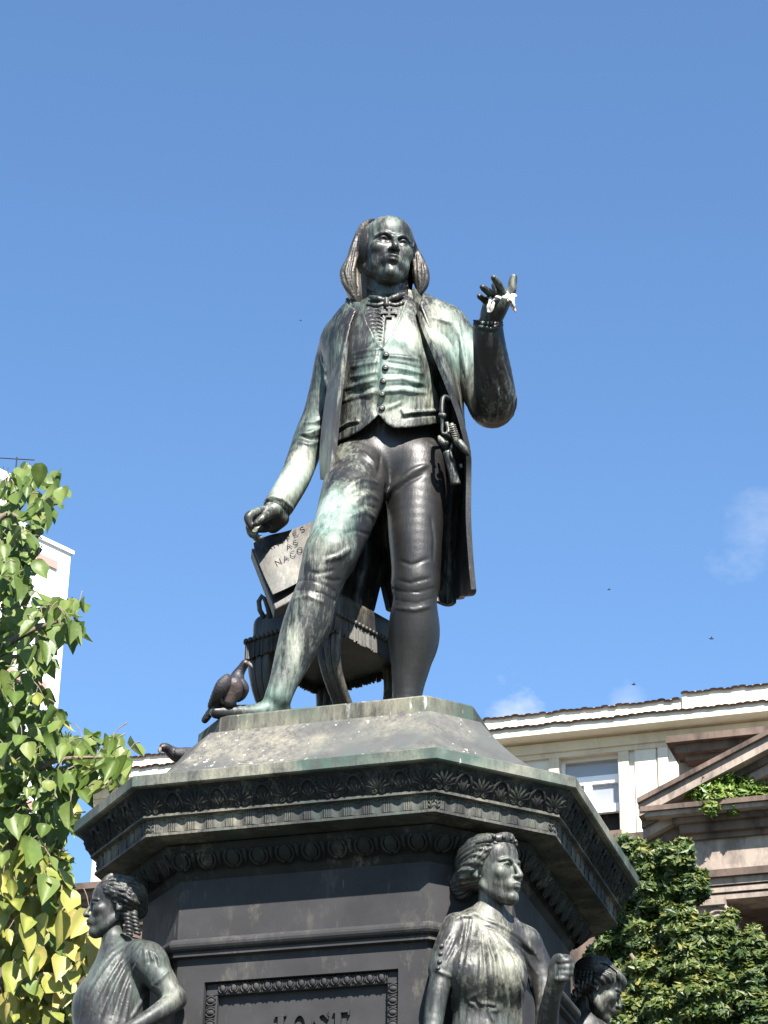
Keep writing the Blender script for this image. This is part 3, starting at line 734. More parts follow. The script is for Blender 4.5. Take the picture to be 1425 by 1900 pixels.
f += [tuple(range(0, 14, 2)), tuple(reversed(range(1, 14, 2)))]
mbt_.add(v, f); TIL = mbt_.mesh('roof_tile', M['tile'], True)
def tiles(zz, nn, ua, ub, dip):
    k = int((ub-ua)/0.11)
    for i in range(k):
        o = link('roof_tile', TIL, None, cb); o.rotation_euler = (R(dip)+random.uniform(-.03, .03), random.uniform(-.05, .05), FY+random.uniform(-.012, .012)); o.location = fp(ua+0.11*(i+0.5), zz-0.02+random.uniform(-.005, .005), nn-0.395)
tiles(zfas+0.010, 0.42, U0-0.4, U0+12.4, 6); tiles(Zt+0.004, 0.22, U0-0.2, stu, 6); tiles(Zt+0.074, 0.27, stu, U0+12.4, 6)
# window
wn_ = empty('window'); wn_.parent = cb; wn_.matrix_parent_inverse = Matrix.Translation(-cb.location); WROOT_skip = None
zr1 = fh(1044, 1437, -0.15)[1]; zr0 = fh(1100, 1452, -0.15)[1]
fw = 0.05
wm = (wl0*0.56+wr1*0.44)
part('architrave', M['cream'], wn_, (wl0-0.16, wl0, wz0-0.3, wz1+0.16, 0.001, 0.05), (wr1, wr1+0.16, wz0-0.3, wz1+0.16, 0.001, 0.05), (wl0+0.001, wr1-0.001, wz1, wz1+0.16, 0.001, 0.05))
part('frame', M['frame'], wn_, (wl0, wl0+fw, wz0, wz1, -0.22, -0.14), (wr1-fw, wr1, wz0, wz1, -0.22, -0.14), (wl0+fw, wr1-fw, wz1-fw, wz1, -0.22, -0.14))
zt1 = fh(1144, 1437, -0.15)[1]; zt0 = fh(1144, 1452, -0.15)[1]; zb1 = fh(1144, 1491, -0.15)[1]; zb0 = fh(1144, 1506, -0.15)[1]
part('transom', M['frame'], wn_, (wl0+fw, wr1-fw, zt0, zt1, -0.21, -0.12)); part('bottom_rail', M['frame'], wn_, (wl0+fw, wr1-fw, zb0, zb1, -0.21, -0.12)); part('mullion', M['frame'], wn_, (wm-0.06, wm+0.06, zb1, zt0, -0.21, -0.12))
part('pane', M['glass'], wn_, (wl0+fw, wr1-fw, zt1, wz1-fw, -0.19, -0.18)); part('pane', M['glass'], wn_, (wl0+fw, wm-0.06, zb1, zt0, -0.19, -0.18)); part('pane', M['glass'], wn_, (wm+0.06, wr1-fw, zb1, zt0, -0.19, -0.18))
part('blind', M['blind'], wn_, (wl0+fw, wr1-fw, zb1, wz1-fw, -0.30, -0.28)); part('room', M['dark'], wn_, (wl0, wr1, wz0-0.2, wz1, -0.60, -0.40))
part('sill', M['stone'], wn_, (wl0-0.02, wr1+0.02, wz0-0.10, wz0, -0.3, 0.06))
# sunk wall panel edges right of the window
pu0, pz1 = fh(1180, 1381); pu1, _ = fh(1217, 1378); pu2 = fh(1239, 1373)[0]
part('pilaster', M['white'], cb, (pu1+0.03, pu2, 0, zw-0.10, 0.001, 0.05)); part('panel', M['white'], cb, (pu0-0.02, pu1, 0, pz1, 0.001, 0.035))
# ---- stone front below with its portico
sb = wroot('stone_portico_building', fp((U0+U1)/2, 0, 3), label='brown stone front with pediment and ionic column at the right edge', cat='building')
zs = fh(1185, 1546, 1.3)[1]
part('wing_wall', M['stone'], sb, (U0-1.5, U1, 0, zs-0.62, 0.06, 0.9))
part('wing_cornice', M['stone'], sb, (U0-1.8, U1, zs-0.10, zs, 0.06, 1.35), (U0-1.7, U1, zs-0.22, zs-0.102, 0.06, 1.25), (U0-1.65, U1, zs-0.30, zs-0.222, 0.06, 1.15), (U0-1.55, U1, zs-0.62, zs-0.40, 0.06, 0.97))
part('wing_fascia', M['stonel'], sb, (U0-1.63, U1, zs-0.398, zs-0.302, 0.06, 1.05))
NP = 3.6                                                        # cornice front of the portico
tu, tz = fh(1179, 1481, NP); eu, ez = fh(1425, 1352, NP); sl_ = (ez-tz)/(eu-tu); hz1 = fh(1199, 1499, NP-0.12)[1]; hz0 = fh(1201, 1516, NP-0.12)[1]
au = tu+5.6; az_ = tz+sl_*5.6
def rake(name, d0, d1, n1, mat, n0=0.3):
    mb = MB()
    for sg in (1, -1):
        a = tu+0.02 if sg > 0 else 2*au-tu-0.02
        fpoly(mb, [(a, tz-d1), (au, az_-d1), (au, az_-d0), (a, tz-d0)] if sg > 0 else [(au, az_-d1), (a, tz-d1), (a, tz-d0), (au, az_-d0)], n0, n1)
    mb.obj(name, mat, sb)
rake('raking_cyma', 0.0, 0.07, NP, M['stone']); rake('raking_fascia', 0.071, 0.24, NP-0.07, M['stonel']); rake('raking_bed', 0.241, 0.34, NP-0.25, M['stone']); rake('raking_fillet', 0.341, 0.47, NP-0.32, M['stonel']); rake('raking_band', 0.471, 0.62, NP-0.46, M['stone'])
mb = MB(); fpoly(mb, [(tu+0.3, hz1), (2*au-tu-0.3, hz1), (au, az_-0.5)], 0.3, NP-0.75); mb.obj('tympanum', M['stone'], sb)
ur = 2*au-tu
part('cornice_corona', M['stonel'], sb, (tu+0.09, ur-0.09, hz0, hz1-0.07, 0.3, NP-0.10)); part('cornice_ledge', M['stone'], sb, (tu+0.05, ur-0.05, hz1-0.069, hz1, 0.3, NP-0.05))
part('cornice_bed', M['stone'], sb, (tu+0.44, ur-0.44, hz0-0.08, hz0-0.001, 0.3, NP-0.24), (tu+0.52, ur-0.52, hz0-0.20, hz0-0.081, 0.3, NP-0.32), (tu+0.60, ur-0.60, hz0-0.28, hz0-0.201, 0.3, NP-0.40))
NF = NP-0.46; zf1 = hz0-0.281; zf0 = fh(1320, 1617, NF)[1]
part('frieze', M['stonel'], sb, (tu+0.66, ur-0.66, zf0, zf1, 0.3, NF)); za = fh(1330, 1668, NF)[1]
part('taenia', M['stone'], sb, (tu+0.62, ur-0.62, zf0-0.10, zf0-0.001, 0.3, NF+0.07))
k3 = (zf0-0.101-za)/3
for i in range(3): part('architrave_fascia', M['stonel'], sb, (tu+0.66, ur-0.66, za+k3*i+0.002, za+k3*(i+1)-(0.02 if i < 2 else 0), NF-0.55, NF-0.05+0.025*i))
part('porch_ceiling', M['stone'], sb, (tu+1.6, ur-1.6, za+0.25, za+0.5, 0.9, NF-0.551)); part('porch_beam', M['stone'], sb, (tu+2.6, tu+3.0, za+0.02, za+0.249, 0.9, NF-0.552), (tu+5.0, tu+5.4, za+0.02, za+0.249, 0.9, NF-0.552))
part('attic', M['stonel'], sb, (fh(1258, 1394, 2.2)[0], U1, zs, fh(1258, 1394, 2.2)[1], 0.3, 2.2)); xa, xz = fh(1235, 1366, 2.7); ya = fh(1258, 1394, 2.2)[1]
part('attic_cornice', M['stone'], sb, (xa, U1, xz-0.10, xz, 0.3, 2.7), (xa+0.10, U1, xz-0.22, xz-0.101, 0.3, 2.58), (xa+0.22, U1, xz-0.30, xz-0.221, 0.3, 2.46), (xa+0.32, U1, ya-0.02, xz-0.301, 0.3, 2.34))
# ionic columns under the architrave
def column(uc):
    col = empty('ionic_column'); col.parent = sb; col.matrix_parent_inverse = Matrix.Translation(-sb.location)
    nc = NF-0.36; mb = MB(); n = 20; v = []; f = []
    for i, (z, r_) in enumerate(((0.0, 0.48), (0.4, 0.48), (0.401, 0.38), (za-0.45, 0.33), (za-0.44, 0.36), (za-0.38, 0.36))):
        for j in range(n):
            a = 2*math.pi*j/n; v.append(fp(uc+r_*math.cos(a), z, nc+r_*math.sin(a)))
    for i in range(5):
        for j in range(n): k = (j+1) % n; f.append((i*n+j, i*n+k, (i+1)*n+k, (i+1)*n+j))
    mb.add(v, f); mb.obj('shaft', M['stonel'], col, True)
    part('abacus', M['stonel'], col, (uc-0.46, uc+0.46, za-0.10, za-0.003, nc-0.44, nc+0.44))
    part('cushion', M['stonel'], col, (uc-0.42, uc+0.42, za-0.36, za-0.101, nc-0.30, nc+0.34))
    for sg in (-1, 1):
        mb = MB()
        P = []
        for i in range(34):
            t = i/33; a = math.pi/2+sg*-1*t*2*math.pi*2.4; r_ = 0.20*(1-0.85*t); P.append(tuple(fp(uc+sg*0.36+r_*math.cos(a), za-0.29+r_*math.sin(a), nc+0.37)))
        mb.tube(P, [0.028*(1-0.5*i/33) for i in range(34)], 6); mb.obj('volute', M['stonel'], col, True)
        mb = MB(); mb.tube([tuple(fp(uc+sg*0.36, za-0.29, nc-0.30)), tuple(fp(uc+sg*0.36, za-0.29, nc+0.355))], 0.205, 20); mb.obj('volute_drum', M['stonel'], col, True)
cu = fh(1333, 1690, NF)[0]-0.36
column(cu); column(cu+4.2)
part('plinth_steps', M['stone'], sb, (tu, ur, 0, 0.35, 0.91, NP), (tu+0.3, ur-0.3, 0.351, 0.6, 0.91, NP-0.4))
# ---- white apartment tower at the left
TZ = at(132, 1022, 45)[2]; Tc = at(132, 1022, 45.0); Tn = toz(60, 988, TZ); du = (Tn-Tc)/np.linalg.norm(Tn-Tc); dn = np.array([du[1], -du[0], 0]); dn = dn if (CAM-Tc)@dn > 0 else -dn
tw = wroot('apartment_tower', (Tc[0], Tc[1], 0), label='white apartment tower with pink bands rising behind the leaves at left', cat='building')
def tbox(mb, a0, a1, z0, z1, n0, n1):
    v = [Tc*np.array([1, 1, 0])+du*a+dn*n+np.array([0, 0, z]) for z in (z0, z1) for a, n in ((a0, n1), (a1, n1), (a1, n0), (a0, n0))]
    mb.add(v, [(0, 1, 2, 3), (7, 6, 5, 4), (0, 4, 5, 1), (1, 5, 6, 2), (2, 6, 7, 3), (3, 7, 4, 0)])
def tpart(name, mat, *b, **k):
    mb = MB()
    for q in b: tbox(mb, *q)
    return mb.obj(name, mat, tw, **k)
def th(px, py, n=0.0):
    d = ray(px, py); t = ((Tc+dn*n-CAM)@dn)/(d@dn); p = CAM+d*t; return float((p-Tc)@du), float(p[2])
tpart('wall', M['tower'], (0, 30, 0, TZ-0.1, -12, 0)); tpart('parapet', M['tower'], (-0.06, 30, TZ-0.1, TZ, -12, 0.06))
a0, z0 = th(118, 1002); tpart('roof_kerb', M['tower'], (1.2, 30, TZ+0.001, th(118, 1003)[1]+0.15, -10, -0.25))
a1, z1 = th(33, 893); tpart('roof_block', M['tower'], (a1, 30, TZ+0.5, z1, -9, -0.3)); tpart('roof_block_cap', M['tower'], (a1-0.1, 30, z1, z1+0.25, -9.1, -0.2))
for ytop, ybot, xe in ((1043, 1058, 105), (1268, 1284, 84), (1490, 1507, 65), (1705, 1722, 45)):
    e, zt_ = th(xe, ytop); _, zb_ = th(xe, ybot); L_ = th(xe-22, ytop)[0]-e
    if ytop == 1043: tpart('pink_band', M['pink'], (e, e+14, zb_, zt_, 0.002, 0.05))
    else: tpart('pink_band', M['pink'], (e, e+3.3, zb_, zt_, 0.002, 0.05)); tpart('pink_band', M['pink'], (e+3.9, e+14, zb_, zt_, 0.002, 0.05))
mb = MB(); q = Tc+du*(a1+0.1)+np.array([0, 0, z1-Tc[2]+0.2]); mb.tube([tuple(q), tuple(q+np.array([0, 0, 0.45]))], 0.02, 5); mb.tube([tuple(q+np.array([-0.5, 0, 0.42])), tuple(q+np.array([0.45, 0, 0.38]))], 0.016, 5)
for i in range(6): mb.tube([tuple(q+np.array([-0.8+0.12*i, 0, 0.0])), tuple(q+np.array([-0.8+0.12*i, 0, 0.3-0.03*i]))], 0.010, 4)
mb.obj('antenna', M['dark'], tw)
# ------------------------------------------------------------------ trees
def leafmat(name, c0, c1, c2, rough=0.45, trans=0.25):
    m, N, L, B = nodes(name); oi = N.new('ShaderNodeObjectInfo'); g = N.new('ShaderNodeNewGeometry')
    at_ = N.new('ShaderNodeAttribute'); at_.attribute_name = 'tone'
    r_ = math_(N, L, 'ADD', at_.outputs['Fac'], math_(N, L, 'MULTIPLY', math_(N, L, 'SUBTRACT', noise(N, L, g.outputs['Position'], 9, 4), 0.5), 0.5))
    c = ramp(N, L, r_, [(0.0, c0), (0.5, c1), (1.0, c2)]); L.new(c, B.inputs['Base Color']); B.inputs['Roughness'].default_value = rough
    B.inputs['Specular IOR Level'].default_value = 0.35
    t = N.new('ShaderNodeBsdfTranslucent'); L.new(c, t.inputs['Color']); mx_ = N.new('ShaderNodeMixShader'); mx_.inputs[0].default_value = trans
    out = N['Material Output']; L.new(B.outputs[0], mx_.inputs[1]); L.new(t.outputs[0], mx_.inputs[2]); L.new(mx_.outputs[0], out.inputs['Surface'])
    bump(N, L, noise(N, L, g.outputs['Position'], 40, 3), 0.15, 0.01, B); return m
M['leaf'] = leafmat('big_leaf', (0.06, 0.10, 0.016), (0.105, 0.155, 0.032), (0.17, 0.20, 0.055))
M['leafy'] = leafmat('yellow_leaf', (0.17, 0.20, 0.04), (0.30, 0.29, 0.07), (0.40, 0.31, 0.10))
M['leafs'] = leafmat('small_leaf', (0.018, 0.042, 0.010), (0.060, 0.098, 0.020), (0.24, 0.22, 0.055))
M['leafp'] = leafmat('ledge_leaf', (0.045, 0.09, 0.012), (0.11, 0.18, 0.025), (0.22, 0.27, 0.06))
M['bark'] = simple('bark', (0.16, 0.12, 0.09), 0.9, 0.35, 14, 0.4)
def heart(curl, fold, tone_, seed):                            # heart-shaped leaf, stem end at the origin, tip along -z, about 1 long
    rg = np.random.default_rng(seed); prof = [(0.10, 0.0), (0.03, 0.17), (-0.09, 0.29), (-0.27, 0.33), (-0.48, 0.285), (-0.68, 0.185), (-0.85, 0.085), (-1.02, 0.0)]
    ctr = [(0.0, 0), (-0.06, 0), (-0.15, 0), (-0.30, 0), (-0.48, 0), (-0.68, 0), (-0.85, 0), (-1.0, 0)]
    def bend(x, z): 
        y = -curl*((-z)**2)*0.6 - fold*abs(x)+0.04*math.sin(7*z+seed)*abs(x)/0.4
        return (x, y, z)
    v = []; f = []
    for (zc, _), (ze, w_) in zip(ctr, prof):
        for sx, fr in ((-1, 1.0), (-1, 0.55), (0, 0), (1, 0.55), (1, 1.0)):
            z = zc+(ze-zc)*fr**1.3 if sx else zc; v.append(bend(sx*w_*fr*(1+0.06*rg.normal() if fr == 1 else 1), z))
    for i in range(7):
        for j in range(4): f.append((i*5+j, i*5+j+1, (i+1)*5+j+1, (i+1)*5+j))
    return v, f
LV = [heart(c_, f_, 0, s_) for s_, (c_, f_) in enumerate([(0.25, 0.35), (0.55, 0.5), (0.1, 0.7), (0.8, 0.3), (-0.25, 0.45), (0.4, 0.95)])]
LEAFM = {}
for mk in ('leaf', 'leafy'):
    for vi, (v, f) in enumerate(LV):
        for ti in range(4):
            me = mesh('leaf', v, f, M[mk], True); a_ = me.attributes.new('tone', 'FLOAT', 'POINT'); a_.data.foreach_set('value', (0.1+0.27*ti+np.tile([0.0, -0.06, 0.22, -0.06, 0.0], 8)+np.random.default_rng(vi*7+ti).normal(0, 0.05, len(v))).astype(np.float32)); LEAFM[mk, vi, ti] = me
def inpoly(x, y, P):
    c = False; n = len(P)
    for i in range(n):
        x0, y0 = P[i]; x1, y1 = P[(i+1) % n]
        if (y0 > y) != (y1 > y) and x < (x1-x0)*(y-y0)/(y1-y0)+x0: c = not c
    return c
lt = wroot('broad_leaved_tree', (-5.6, 6.0, 0), label='tree with large heart-shaped green and yellow leaves at the left edge', cat='tree')
REG = [([(0, 905), (38, 878), (60, 874), (116, 886), (120, 915), (116, 950), (88, 985), (60, 1000), (78, 1040), (52, 1110), (0, 1115)], 165, 0.0), ([(-60, 880), (0, 900), (0, 1115), (-60, 1115)], 40, 0),
       ([(0, 1080), (50, 1085), (70, 1112), (105, 1122), (155, 1132), (150, 1175), (125, 1205), (105, 1190), (92, 1250), (60, 1262), (36, 1240), (0, 1245)], 185, 0.0),
       ([(0, 1240), (62, 1258), (70, 1300), (108, 1325), (118, 1375), (60, 1400), (0, 1400)], 140, 0.05), ([(100, 1370), (150, 1378), (185, 1370), (238, 1390), (240, 1432), (205, 1476), (172, 1462), (165, 1420), (150, 1500), (128, 1510), (98, 1480), (80, 1420)], 140, 0.06),
       ([(0, 1390), (90, 1390), (120, 1500), (140, 1540), (110, 1570), (130, 1620), (118, 1660), (60, 1640), (0, 1620)], 280, 0.1),
       ([(0, 1560), (60, 1568), (105, 1605), (125, 1655), (148, 1700), (182, 1705), (190, 1765), (170, 1800), (140, 1835), (120, 1890), (100, 1960), (0, 1960)], 430, 0.85), ([(-80, 1100), (0, 1100), (0, 1960), (-80, 1960)], 140, 0.3), ([(-520, 1250), (-400, 1020), (-220, 900), (-80, 880), (-80, 1960), (-480, 1960)], 620, 0.25)]
cand = []
for P, n_, ye in REG:
    xs = [p[0] for p in P]; ys = [p[1] for p in P]; k = 0
    while k < n_:
        x = random.uniform(min(xs), max(xs)); y = random.uniform(min(ys), max(ys))
        if not inpoly(x, y, P): continue
        dep = random.random()**0.8; cand.append((dep, x, y, ye)); k += 1
cand.sort(key=lambda q: q[0]+(0.6 if q[1] < 4 else 0)+(2 if q[1] < -60 else 0))
rest_v, rest_f, rest_t, rest_m = [], [], [], []
for i, (dep, x, y, ye) in enumerate(cand):
    p = at(x, y-15, 4.6+2.2*dep); sz = random.choice((0.10, 0.14, 0.165, 0.18, 0.20))*random.uniform(0.85, 1.1)*(1.0+0.2*(y > 1560))
    yl = 'leafy' if random.random() < ye else 'leaf'; vi = random.randrange(6); ti = min(3, max(0, int(random.gauss(1.6 if yl == 'leaf' else 1.3, 1.0))))
    rot = Matrix.Rotation(random.gauss(0.12, 0.62), 4, 'Z') @ Matrix.Rotation(random.gauss(-0.32, 0.30), 4, 'X') @ Matrix.Rotation(random.gauss(0, 0.28), 4, 'Y')
    mm = Matrix.Translation(p) @ rot @ Matrix.Diagonal((sz*random.uniform(0.8, 1.2), sz, sz, 1))
    if i < 300:
        o = link('leaf', LEAFM[yl, vi, ti], None, lt); o.matrix_parent_inverse = Matrix.Translation(-lt.location); o.matrix_basis = mm
    else:
        b = len(rest_v); v, f = LV[vi]; rest_v += [tuple(mm @ Vector(q)) for q in v]; rest_f += [tuple(b+a for a in q) for q in f]; rest_t += [0.1+0.27*ti]*len(v); rest_m += [0 if yl == 'leaf' else 1]*len(f)
tw_ = MB()
for dep, x, y, ye in cand[:420:2]:
    p = at(x, y-15, 4.6+2.2*dep); q = p+np.array([random.uniform(-0.12, 0.12), random.uniform(0.02, 0.14), random.uniform(0.05, 0.16)]); tw_.tube([tuple(p), tuple((p+q)/2+np.array([0, 0, 0.02])), tuple(q)], [0.003, 0.0035, 0.005], 4, False)
tw_.obj('twigs', M['bark'], lt, kind='stuff')
me = mesh('foliage', rest_v, rest_f, M['leaf'], True); me.materials.append(M['leafy']); a_ = me.attributes.new('tone', 'FLOAT', 'POINT'); a_.data.foreach_set('value', np.array(rest_t, np.float32)); me.polygons.foreach_set('material_index', np.array(rest_m, np.int32))
link('foliage', me, None, lt, kind='stuff')
mb = MB(); mb.tube([(-5.6, 6.0, 0), (-5.5, 6.0, 1.5), (-5.3, 5.9, 3.2), (-5.1, 5.9, 5.2), (-4.8, 5.8, 7.4), (-4.3, 5.7, 9.5)], [0.2, 0.18, 0.16, 0.12, 0.08, 0.03], 10)
mb.obj('trunk', M['bark'], lt, True)
for pts in ([(-60, 1770), (0, 1702), (28, 1712), (55, 1728)], [(70, 1960), (110, 1790), (118, 1815), (130, 1845)], [(-40, 1000), (10, 955), (45, 965), (70, 945)], [(-60, 1240), (20, 1190), (70, 1165), (120, 1150)], [(-60, 1480), (40, 1440), (110, 1410), (190, 1405)], [(-40, 1640), (30, 1560), (80, 1530), (125, 1480)], [(-40, 1880), (20, 1800), (60, 1770), (120, 1740)], [(60, 1960), (110, 1860), (135, 1810), (140, 1780)]):
    mb = MB(); P = [at(x, y, 5.3) for x, y in pts]; mb.tube([tuple(q) for q in crom(P, 12)], list(np.linspace(0.03, 0.009, 12)), 6); mb.obj('branch', M['bark'], lt, True)
# ---- dense tree at the right
def crown(name, clumps, nl, size, mat, root, Yb, tone=(0.45, 0.28), thick=1.0, seed=3):
    rg = np.random.default_rng(seed); tot = sum(c[2]**2 for c in clumps); V = []; T = []
    for cx, cy, r_, yo in clumps:
        n = int(nl*r_*r_/tot); c = at(cx, cy, Yb+yo); R0 = r_*mpp(c)
        d = rg.normal(size=(n, 3)); d /= np.linalg.norm(d, axis=1)[:, None]; rad = R0*(1-0.45*rg.random(n)**2.2)
        pos = c+d*rad[:, None]*np.array([1.0, thick, 0.85])*(1+0.18*np.sin(d[:, :1]*7+cx)+0.15*np.sin(d[:, 2:]*9+cy))
        nrm = d*0.7+np.array([0.1, -0.35, 0.7])+rg.normal(size=(n, 3))*0.5; nrm /= np.linalg.norm(nrm, axis=1)[:, None]
        t = np.cross(nrm, rg.normal(size=(n, 3))); t /= np.linalg.norm(t, axis=1)[:, None]; b = np.cross(nrm, t); s_ = size*rg.uniform(0.5, 1.6, n)[:, None]
        q = np.stack([pos-t*s_, pos-b*s_*0.42-nrm*s_*0.12, pos+t*s_, pos+b*s_*0.42-nrm*s_*0.12], 1); V.append(q.reshape(-1, 3))
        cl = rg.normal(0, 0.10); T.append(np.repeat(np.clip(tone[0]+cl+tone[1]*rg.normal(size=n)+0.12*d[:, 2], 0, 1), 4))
    V = np.concatenate(V); F = np.arange(len(V)).reshape(-1, 4); me = meshnp(name, V, F, mat, False)
    a_ = me.attributes.new('tone', 'FLOAT', 'POINT'); a_.data.foreach_set('value', np.concatenate(T).astype(np.float32)); return link(name, me, None, root, kind='stuff')
rt = wroot('dense_tree', (4.6, 9.5, 0), label='dense dark green tree with small leaves at the lower right', cat='tree')
CL = [(1158, 1580, 34, 0.5), (1205, 1602, 40, 0.2), (1255, 1600, 38, 0), (1278, 1650, 34, 0), (1225, 1660, 48, 0.2), (1172, 1680, 46, 0.6), (1150, 1745, 44, 0.8), (1205, 1740, 50, 0.3), (1262, 1715, 42, 0), (1290, 1745, 40, -0.2), (1330, 1740, 42, -0.2), (1345, 1790, 40, -0.3), (1285, 1800, 52, -0.2), (1220, 1810, 54, 0.2), (1160, 1830, 46, 0.5),
      (1135, 1790, 36, 1.0), (1402, 1775, 40, -0.5), (1435, 1800, 50, -0.5), (1390, 1840, 56, -0.5), (1320, 1860, 58, -0.4), (1250, 1880, 58, -0.2), (1180, 1890, 52, 0.2), (1130, 1880, 40, 0.8), (1440, 1890, 60, -0.6), (1390, 1745, 22, -0.3), (1400, 1728, 12, -0.3), (1110, 1775, 26, 1.2), (1265, 1568, 16, 0), (1298, 1625, 16, 0), (1355, 1700, 16, -0.2), (1160, 1950, 60, 0.3), (1280, 1960, 70, 0), (1400, 1960, 70, -0.4), (1480, 1850, 60, -0.4)]
crown('crown', CL, 90000, 0.036, M['leafs'], rt, 9.5, (0.42, 0.26))
mb = MB(); mb.tube([(4.6, 9.5, 0), (4.5, 9.5, 2), (4.3, 9.6, 4.5), (4.0, 9.7, 6.2), (3.8, 9.8, 7.4)], [0.22, 0.19, 0.15, 0.09, 0.04], 10); mb.obj('trunk', M['bark'], rt, True)
for e in ((1290, 1690), (1200, 1640), (1390, 1800), (1170, 1770)):
    mb = MB(); p = at(*e, 9.6); mb.tube([(4.4, 9.5, 3.6), tuple((np.array([4.3, 9.6, 4.5])*0.4+p*0.6)), tuple(p)], [0.10, 0.06, 0.015], 7); mb.obj('branch', M['bark'], rt, True)
# ---- shrub rooted on the pediment ledge
pl = wroot('ledge_shrub', fp(fh(1340, 1495, NP)[0], hz1, NP-0.3), label='bright green shrub growing on the ledge of the stone pediment', cat='shrub')
Yp = float(fp(fh(1340, 1480, NP)[0], hz1, NP-0.35)[1])
crown('foliage', [(1310, 1465, 26, 0), (1345, 1452, 28, 0), (1380, 1462, 24, 0), (1335, 1480, 26, -0.1), (1370, 1482, 22, -0.1), (1300, 1478, 16, 0), (1405, 1470, 14, 0), (1415, 1478, 10, 0), (1392, 1440, 12, 0), (1352, 1428, 22, 0), (1385, 1436, 18, 0), (1412, 1462, 14, 0), (1322, 1446, 20, 0), (1300, 1458, 16, 0), (1278, 1472, 8, 0), (1285, 1462, 8, 0), (1375, 1446, 18, 0), (1290, 1470, 12, 0), (1400, 1455, 16, 0), (1320, 1498, 14, -0.2), (1360, 1500, 10, -0.2)], 9000, 0.05, M['leafp'], pl, Yp, (0.5, 0.25), seed=9)
mb = MB(); q = at(1345, 1500, Yp+0.1)
for e in ((1310, 1465), (1345, 1450), (1380, 1462)): mb.tube([tuple(q), tuple(at(*e, Yp+0.1))], [0.03, 0.01], 6)
mb.obj('stem', M['bark'], pl, True)
# ------------------------------------------------------------------ the standing man
st = wroot('bronze_statue', (0, 0, ZP), label='large bronze man in long coat and breeches standing on the pedestal, one hand raised', cat='statue')
MS = M['statue']
PAT_LIT = [(at(600, 700, 0.0), 0.10, 0.15), (at(575, 790, 0.05), 0.08, 0.25), (at(845, 660, -0.05), 0.12, 0.20), (at(690, 740, -0.28), 0.10, 0.30), (at(900, 720, -0.3), 0.14, 0.0), (at(752, 700, -0.30), 0.13, 0.95), (at(750, 610, -0.25), 0.10, 0.85), (at(735, 755, -0.30), 0.10, 0.35), (at(665, 700, -0.25), 0.12, 0.22), (at(612, 955, -0.35), 0.15, 0.95), (at(590, 1010, -0.45), 0.10, 0.25),
       (at(552, 865, -0.05), 0.13, 0.75), (at(530, 905, -0.05), 0.10, 0.4), (at(525, 1180, -0.45), 0.13, 0.30), (at(505, 1285, -0.45), 0.11, 0.55), (at(820, 620, -0.1), 0.14, 0.42), (at(860, 640, -0.1), 0.10, 0.25),
       (at(745, 480, -0.25), 0.06, 0.22), (at(700, 420, -0.2), 0.10, 0.15), (at(930, 540, -0.5), 0.09, 0.35), (at(940, 720, -0.2), 0.10, 0.12),
       (at(770, 1000, -0.1), 0.30, -0.6), (at(760, 1180, -0.1), 0.25, -0.45), (at(740, 850, -0.1), 0.16, -0.5), (at(905, 690, -0.3), 0.12, -0.22), (at(640, 980, -0.35), 0.07, -0.2)]  # patina spots; the strong pale ones on waistcoat and thigh also paint sunlit highlights
# body: trunk, breeches, stockings, hands and neck in one surface
B = Sdf((-0.75, -0.72, ZP-0.03), (0.72, 0.42, ZP+2.62), 0.0068)
sqY = ((0, 1, 0), 0.74)
B.chain([J(722, 842, 0.03, 86), J(722, 800, 0.03, 85), J(724, 765, 0.01, 85), J(720, 710, -0.02, 93), J(716, 655, 0.0, 92), J(720, 615, 0.03, 74)], 0.06, sq=sqY)
B.chain([J(652, 640, 0.04, 40), J(720, 600, 0.03, 50), J(812, 618, 0.04, 42)], 0.06, sq=((0, 1, 0), 0.85))
B.chain([J(718, 600, 0.03, 46), J(717, 560, 0.03, 38), J(718, 520, 0.01, 36)], 0.03)
# seat and hips
B.chain([J(676, 868, 0.03, 60), J(772, 866, 0.03, 60)], 0.05)
# forward leg (viewer's left)
B.chain([J(668, 872, -0.02, 60), J(652, 925, -0.16, 58), J(636, 975, -0.27, 53), J(613, 1030, -0.345, 49)], 0.03)
B.chain([J(613, 1030, -0.345, 49), J(600, 1062, -0.35, 44), J(588, 1098, -0.345, 40), J(574, 1140, -0.33, 42.5), J(560, 1180, -0.325, 41), J(541, 1228, -0.335, 33), J(525, 1270, -0.35, 26), J(515, 1297, -0.355, 25)], 0.018)
B.ell(at(583, 1146, -0.27), (0.075, 0.10, 0.16), 0.04)
# its shoe, turned out over the corner of the plinth
B.chain([(-0.345, -0.29, ZP+0.05, 0.05), (-0.405, -0.335, ZP+0.075, 0.052), (-0.48, -0.375, ZP+0.042, 0.043), (-0.57, -0.415, ZP+0.026, 0.036), (-0.65, -0.450, ZP+0.014, 0.026)], 0.02)
# standing leg (viewer's right)
B.chain([J(770, 872, 0.0, 62), J(772, 930, -0.03, 55), J(771, 990, -0.05, 50), J(772, 1045, -0.055, 46), J(771, 1085, -0.05, 44)], 0.03)
B.chain([J(771, 1085, -0.05, 44), J(770, 1112, -0.045, 40), J(768, 1150, -0.01, 45), J(766, 1190, 0.015, 45), J(762, 1235, 0.03, 36), J(757, 1275, 0.04, 29), J(752, 1330, 0.05, 25), J(750, 1375, 0.05, 28)], 0.018)
B.ell(at(774, 1172, 0.06), (0.10, 0.10, 0.17), 0.04)
B.chain([(0.165, 0.06, ZP+0.05, 0.055), (0.17, 0.0, ZP+0.095, 0.065), (0.20, -0.10, ZP+0.06, 0.06), (0.23, -0.24, ZP+0.04, 0.045)], 0.02)
